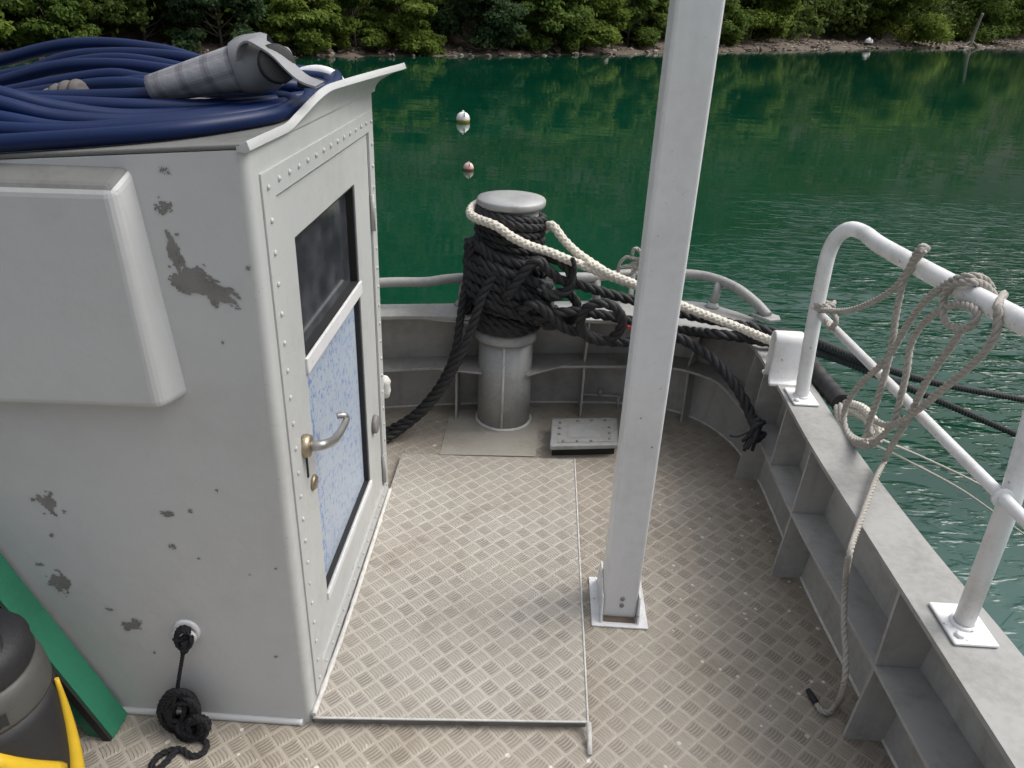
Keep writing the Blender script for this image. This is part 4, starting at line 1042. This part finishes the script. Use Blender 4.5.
# ================================================================== STARBOARD RAILING
rl = empty('side_railing', (.81, 1.6, CAPZ), 'white pipe side railing with chipped paint bolted to the starboard cap', 'railing')
s1 = onz(801, 398, CAPZ); s2 = onz(962, 626, CAPZ); RR = .0205; TZ = 1.035
xx = .812
tpz = [Vector((s1.x, s1.y, CAPZ+.004)), ony(812,332,s1.y), ony(824,272,s1.y), ony(829,252,s1.y-.003), ony(837,237,s1.y-.012), ony(850,229,s1.y-.04), ony(864,233,s1.y-.08)]
far_ = onx(1024, 323, .822); mid_ = onx(930, 273, .816)
d_ = (far_ - mid_).normalized()
tpz += [onx(880,245,.813), mid_, far_, far_ + d_*.6, far_ + d_*1.6]
b = MB(); b.tube(smooth_path(tpz, .012), RR, 16); b.build('top_pipe', M['rail'], rl)
def stan_top(s): 
    t_ = (s.y - far_.y)/(d_.y); return far_ + d_*t_
t2_ = stan_top(s2); b = MB(); b.tube([Vector((s2.x,s2.y,CAPZ+.004)), Vector((s2.x-.004,s2.y,.75)), t2_], .0185, 16); b.build('upright', M['rail'], rl)
s3 = s2 + Vector((.035,-1.0,0)); b = MB(); b.tube([Vector((s3.x,s3.y,CAPZ+.004)), stan_top(s3)], .0185, 16); b.build('upright', M['rail'], rl)
b = MB(); a0 = onx(819,313,.812); a1 = onx(1003,498,.825); dd = (a1-a0).normalized(); b.tube([a0, a1, a1 + dd*1.0], .0115, 12); b.lathe([(.019,-.004),(.019,.004)], a1, 12, axis=dd); b.build('mid_pipe', M['rail'], rl)
for s_, w_ in ((s1,.038),(s2,.042),(s3,.042)):
    b = MB(); b.box((s_.x-w_, s_.y-.056, CAPZ+.0008), (s_.x+w_, s_.y+.056, CAPZ+.008)); bp = b.build('base_plate', M['rail'], rl, bevel=.004)
    b = MB()
    for sx_ in (-1, 1):
        for sy in (-1, 1):
            if sx_ == sy: b.lathe([(.009,CAPZ+.008),(.009,CAPZ+.013),(.006,CAPZ+.015),(1e-4,CAPZ+.015)], (s_.x+sx_*.024, s_.y+sy*.036, 0), 6)
    b.tube([Vector((s_.x+.021*math.cos(t), s_.y+.021*math.sin(t), CAPZ+.009)) for t in np.linspace(0,2*math.pi,16)[:-1]], .005, 6, closed=True)
    b.build('bolt', M['rail'], bp)

# grey thin rope tangled on the railing
b = MB(); RG = .0078
def G(pts, x0, x1=None):
    x1 = x0 if x1 is None else x1; return [onx(u, v, x0 + (x1-x0)*i/max(1,len(pts)-1)) for i, (u, v) in enumerate(pts)]
# tie round the upright, up to the top pipe
tie = Vector((s1.x, s1.y, 0)); zt = ony(818, 309, s1.y).z
rope(b, [tie + Vector((.028*math.cos(a), .028*math.sin(a), zt + .0011*k)) for k, a in enumerate(np.linspace(0, 4*math.pi, 22))], RG)
rope(b, smooth_path(G([(826,306),(834,314),(836,322),(830,328),(826,320)], .80, .80), .01), RG)
rope(b, G([(822,310),(845,311),(870,303),(893,289),(908,270),(916,254),(922,247)], .79, .785) + [onx(927,249,.85)], RG)
rope(b, G([(924,250),(914,262),(904,280),(899,300),(895,322),(892,345),(886,370),(878,398),(870,420),(868,432)], .785, .80), RG)
# loop over the top pipe
top0 = onx(968, 293, .818)
def over(u, v, du):
    pass
rope(b, [onx(993,291,.862), onx(985,280,.84), onx(972,276,.808)] + G([(956,279),(940,288),(924,302),(908,324),(893,350),(880,366),(862,382),(850,398),(844,414),(846,430),(854,440),(866,442)], .792, .80), RG)
rope(b, [onx(998,300,.86), onx(984,285,.835), onx(970,282,.800)] + G([(952,285),(944,296),(943,312),(948,324),(960,329),(972,325),(977,313),(968,306),(952,305),(934,314),(918,330),(910,348),(907,370),(902,392),(897,412),(894,426)], .79, .80), RG)
rope(b, [onx(1004,294,.86)] + G([(998,306),(998,318),(995,336),(984,352),(966,370),(948,385),(930,400),(912,414),(900,422),(886,425),(876,421)], .795, .80), RG)
rope(b, G([(962,328),(952,345),(938,364),(926,382),(918,398),(912,412),(905,424)], .79, .80), RG)
rope(b, G([(840,404),(842,420),(850,434),(862,441),(876,440),(888,430),(894,424)], .90, .86), RG)
rope(b, G([(836,406),(838,424),(848,440),(864,447),(880,440)], .91, .87), RG)
# tail falling over the cap to the deck
tail = G([(912,412),(904,426),(895,440)], .80, .82) + [onz(886,458,.495), onz(876,478,.485), onz(866,505,.478), onz(857,530,.474), onz(849,556,.474)]
tail += [onx(845,585,.742), onx(844,625,.738), onx(846,655,.737), onx(844,685,.735)] + [onz(838,702,.012), onz(830,712,.010), onz(822,711,.010), onz(816,703,.010)]
rope(b, tail, RG*.92)
tag(b.build('grey_rope', M['rope_grey'], origin=top0), 'thin grey rope tangled in loops on the white side railing, tail on deck', 'rope')
b = MB(); b.tube([onz(816.5,704,.010), onz(813,698,.012), onz(808,690,.014)], [.0085,.0085,.007], 10)
tag(b.build('rope_tip', M['rubber'], origin=onz(812,697,.01)), 'black taped tip at the end of the grey rope lying on the deck', 'rope end')

# ================================================================== ROOF GEAR
RZ0 = CZ - .04
b = MB(); HR = .0146
#      front strand pixels, depth | back strand pixels, depth
loops = [
 ([(-60,110),(0,119),(70,130),(150,133),(230,128),(292,116)], 1.29, [(190,90),(120,84),(60,90),(0,100),(-60,106)], 1.64),
 ([(-60,176),(0,158),(90,156),(170,151),(225,144),(270,126)], 1.196, [(200,90),(150,82),(90,88),(0,98),(-60,104)], 1.68),
 ([(-60,122),(0,130),(80,139),(160,139),(235,131),(288,117)], 1.265, [(205,82),(150,80),(112,75),(60,82),(0,94),(-60,104)], 1.74),
 ([(-60,90),(0,104),(60,118),(140,126),(220,124),(300,113)], 1.315, [(235,79),(180,72),(120,65),(60,67),(0,82),(-60,96)], 1.80),
 ([(-60,82),(0,94),(55,108),(130,117),(220,118),(305,107)], 1.355, [(225,77),(185,69),(140,61),(100,60),(50,68),(0,77),(-60,90)], 1.83),
 ([(-60,96),(0,101),(70,104),(160,107),(240,105),(312,97)], 1.40, [(235,72),(205,62),(165,56),(110,54),(60,60),(0,86),(-60,98)], 1.86),
 ([(-60,98),(0,99),(60,98),(150,95),(220,87),(275,84),(320,90)], 1.47, [(240,68),(205,62),(165,51),(110,44),(60,46),(0,61),(-60,80)], 1.91),
]
pts = []
for fr_, yf, bk_, yb in loops:
    XR = CX - .034
    eA = onx(*fr_[-1], XR); n_ = len(fr_) - 1
    A = [ony(u, v, yf + (eA.y - yf)*(i/n_)**2.2) for i, (u, v) in enumerate(fr_)]
    B = [ony(u, v, max(yb, eA.y + .10)) for u, v in bk_]
    for p in A + B: p.z = max(p.z, rz(p.x) + .010 + HR)
    e = A[-1]; f_ = B[0]
    turn = [Vector((XR + .004, e.y + .09, e.z)), Vector((XR - .004, max(e.y + .16, yb - .22), e.z*.6+f_.z*.4)), Vector((XR - .05, max(e.y + .22, yb - .06), e.z*.3+f_.z*.7))]
    pts += A + turn + B + [Vector((-1.42, yb-.12, RZ0+.03)), Vector((-1.46, (yf+yb)*.5, RZ0+.02)), Vector((-1.38, yf+.05, RZ0+.02))]
b.tube(smooth_path(pts, .015), HR, 12)
tag(b.build('hose_coil', M['hose'], origin=(-1.06,1.56,RZ0)), 'coil of thick blue hose lying on the cabin roof', 'hose')
# ribbed hose end inside the coil
b = MB(); p0 = ony(48, 104, 1.62); p1 = ony(84, 92, 1.60); sp = smooth_path([p0, p0.lerp(p1,.5)+Vector((0,0,.006)), p1], .004)
b.tube(sp, [.022 + .004*(1 if (i//3) % 2 else -1) for i in range(len(sp))], 14)
tag(b.build('ribbed_hose', plain('grey_ribbed', (.10,.09,.085), .7), origin=p0), 'short grey ribbed hose end inside the blue hose coil', 'hose')
# plaid bag
pb0 = ony(150, 88, 1.52); pb1 = ony(244, 67, 1.55)
bg_ = empty('plaid_bag', pb0, 'rolled grey plaid cloth bag with a satin cuff lying on the blue hose coil', 'bag')
ax_ = (pb1 - pb0)
b = MB(); n_ = 14; path = [pb0 + ax_*(i/n_) for i in range(n_+1)]
def elltube(mb, path, rads, flat, mat=0, sides=22, cap=True, wob=.03, seed=0):
    fr = frames(path); gg = random.Random(seed); rows = []
    for i, p in enumerate(path):
        t, nn, bb = fr[i]
        rows.append([p + nn*math.cos(a)*rads[i]*flat + bb*math.sin(a)*rads[i]*(1+wob*math.sin(3*a+i*.5)) for a in np.linspace(0,2*math.pi,sides+1)])
    mb.sheet(rows, mat)
    if cap:
        mb.add(rows[0][:-1], [tuple(range(sides))], mat); 
b_r = [.024 + .022*(i/n_) for i in range(n_+1)]
elltube(b, path, b_r, .95); b.build('plaid_tube', M['plaid'], bg_)
b = MB(); d_ = ax_.normalized()
path2 = [pb1 - d_*.012, pb1 + d_*.004, pb1 + d_*.02, pb1 + d_*.05, pb1 + d_*.062]
elltube(b, path2, [.047,.053,.054,.052,.046], 1.0, cap=False, seed=3, wob=.06)
b.build('satin_cuff', M['satin'], bg_)
b = MB(); oc = ony(277, 64, 1.50); b.lathe([(.036,0),(.030,.004),(1e-4,.005)], oc, 20, axis=(.55,-.8,.25)); b.build('opening', M['dark'], bg_)  # dark disc stands for the shaded hollow at the bag's end
def strap(mb, pts, wdir, wd, th=.004, mat=0):
    path = smooth_path(pts, .008); wv = Vector(wdir).normalized()
    rows = [[p - wv*wd*.5 for p in path], [p + wv*wd*.5 for p in path], [p + wv*wd*.5 - Vector((0,0,th)) for p in path], [p - wv*wd*.5 - Vector((0,0,th)) for p in path], [p - wv*wd*.5 for p in path]]
    mb.sheet(rows, mat, False)
b = MB()
strap(b, [ony(240,58,1.50), ony(243,44,1.50), ony(251,38,1.50), ony(262,43,1.50), ony(276,52,1.50), ony(290,66,1.50), ony(304,78,1.50), ony(320,84,1.50)], (.25,1,.2), .034)
b.build('strap', M['satin'], bg_)
b = MB(); strap(b, [ony(272,60,1.64), ony(280,47,1.65), ony(286,50,1.65), ony(292,64,1.64)], (.1,1,0), .04); b.build('strap', M['satin'], bg_)
b = MB(); q = ony(309, 83, 1.55); b.box((q.x-.018,q.y-.02,q.z-.008),(q.x+.016,q.y+.02,q.z+.008)); b.build('buckle', M['rubber'], bg_, bevel=.003)

# ================================================================== LOWER LEFT: cord, green bar, gear bag
b = MB(); RC = .0046
y_ = CY - .03
rope(b, [ony(188,634,CY-.012), ony(184,648,y_), ony(181,665,y_), ony(178,684,y_), ony(177,694,y_)], RC)
for k in range(3): rope(b, [ony(184+8*math.cos(a), 636+9*math.sin(a)+k*2, CY-.022-.004*k) for a in np.linspace(0, 5.5, 8)], RC*1.1)
rope(b, [ony(186,636,CY-.02), ony(178,640,y_), ony(174,638,y_)], RC*1.3)
rope(b, [ony(186,640,CY-.024), ony(187,648,y_), ony(183,652,y_), ony(184,642,y_)], RC*1.5)
g = random.Random(6)
def hank(cx, cy, rx, ry, yb, n_, seed):
    gg = random.Random(seed)
    for k in range(n_):
        ph = gg.random()*6; sx_ = gg.uniform(.25,1); sy_ = gg.uniform(.3,1); tw = gg.uniform(-.5,.5)
        rope(b, [ony(cx + rx*sx_*math.cos(a)*math.cos(tw) - ry*sy_*math.sin(a)*math.sin(tw), cy + ry*sy_*math.sin(a) + rx*sx_*math.cos(a)*math.sin(tw), yb + .022*math.sin(a*1+ph)) for a in np.linspace(0, 2*math.pi*1.03, 14)], RC*1.25)
hank(179, 711, 21, 20, CY-.036, 24, 1); hank(193, 728, 17, 14, CY-.05, 16, 2)
rope(b, [onz(200,738,.008), onz(207,744,.007), onz(203,753,.006), onz(192,756,.006), onz(182,750,.008), onz(172,750,.007), onz(160,755,.006), onz(152,765,.006), onz(156,770,.006), onz(166,762,.006), onz(178,748,.01)], RC*1.6)
tag(b.build('bundled_rope', M['rope_cord'], origin=pe), 'bundled thin black rope hanging from the white pad eye on the cabin wall', 'cord')

gb = empty('green_bar', ony(120, 742, 1.12), 'green painted wooden bar leaning against the cabin wall at lower left', 'bar')
def ext(a, b_, k): return a + (a - b_)*k
tb0, tb1 = ony(0,560,1.185), ony(132,742,1.175); tf0, tf1 = ony(0,596,1.105), ony(112,748,1.105)
lf0, lf1 = ony(0,655,1.10), ony(88,768,1.10)
ax_ = (tb1 - tb0).normalized()
up = Vector((-ax_.z, 0, ax_.x)); up = up if up.z > 0 else -up
A0 = tb0 - ax_*.45; A1 = tb1; lenb = (A1-A0).length
A1 = Vector((tb1.x + .004, tb1.y, .004))
b = MB()
def plank(mb, y0, y1, u0, u1, s0=0.0, s1=0.0):
    P_ = lambda base, yy, uu: Vector((base.x, yy, base.z)) + up*uu
    a, c = A0, A1
    mb.hexa([P_(a,y0,u0),P_(c,y0,u0),P_(c,y1,u0),P_(a,y1,u0),P_(a,y0,u1),P_(c,y0,u1),P_(c,y1,u1),P_(a,y1,u1)])
plank(b, 1.118, 1.183, -.012, 0); b.build('top_plank', M['green'], gb, bevel=.002)
b = MB(); plank(b, 1.122, 1.138, -.060, -.013); b.build('side_plank', M['green'], gb, bevel=.002)
b = MB(); plank(b, 1.112, 1.1175, -.022, -.004); b.build('groove_shade', M['dark'], gb)  # dark strip stands for the shade in the groove between the planks

# upright gear bag
q = ony(40, 690, .97); GX, GY = q.x - .124, .97
ge = empty('gear_bag', (GX, GY, 0), 'upright black and yellow gear bag with a grey band at lower left', 'bag')
gc = (GX, GY, 0)
zt = q.z
b = MB(); b.lathe([(.118,0.0),(.126,.03),(.124,zt-.06),(.119,zt-.03)], gc, 40); b.build('body', M['bag_black'], ge)
b = MB(); b.lathe([(.1195,zt-.030),(.122,zt-.02),(.118,zt+.02),(.112,zt+.042),(.105,zt+.046)], gc, 40); b.build('grey_band', M['bag_grey'], ge)
b = MB(); b.lathe([(.104,zt+.044),(.110,zt+.055),(.106,zt+.072),(.108,zt+.085),(.094,zt+.105),(.06,zt+.118),(.03,zt+.12),(1e-4,zt+.12)], gc, 32)
for k, (a_, l_) in enumerate(((.3,.07),(-.5,.085),(-1.2,.07))):
    c_ = Vector((GX + .045*math.cos(a_), GY + .045*math.sin(a_), zt+.105))
    b.tube(smooth_path([c_ + Vector((-l_*.6, .03, -.005)), c_ + Vector((0, 0, .016)), c_ + Vector((l_*.6, -.035, -.012))], .01), [.012,.018,.022,.025,.026,.025,.024,.022,.02,.018,.016,.014,.012,.012,.012,.012,.012,.012,.012,.012][:len(smooth_path([c_ + Vector((-l_*.6, .03, -.005)), c_ + Vector((0, 0, .016)), c_ + Vector((l_*.6, -.035, -.012))], .01))], 10)
o = b.build('hood', M['bag_black'], ge)
b = MB()
for a0_, z0_, z1_, w_ in ((-.10,.0,zt-.032,.011),):
    pts = [Vector((GX+.1275*math.cos(a0_ - .55*t*t+.55), GY+.1275*math.sin(a0_ - .55*t*t+.55), z1_+(z0_-z1_)*t)) for t in np.linspace(0,1,12)]
    b.tube(pts, [.004+.017*t for t in np.linspace(0,1,12)], 8)
b.build('yellow_piping', M['yellow'], ge)
b = MB(); pts = [Vector((GX+.128*math.cos(a), GY+.128*math.sin(a), z_)) for a, z_ in zip(np.linspace(-.95,-.15,8), np.linspace(zt-.060, zt-.20, 8))]
b.tube(pts, .017, 8); b.build('yellow_strap', M['yellow'], ge)
b = MB(); pts = [[Vector((GX+(.1215)*math.cos(a), GY+.1215*math.sin(a), z_)) for a in np.linspace(-1.05,-.55,8)] for z_ in (zt-.018, zt+.012)]
b.sheet(pts); b.build('dark_patch', M['bag_black'], ge)
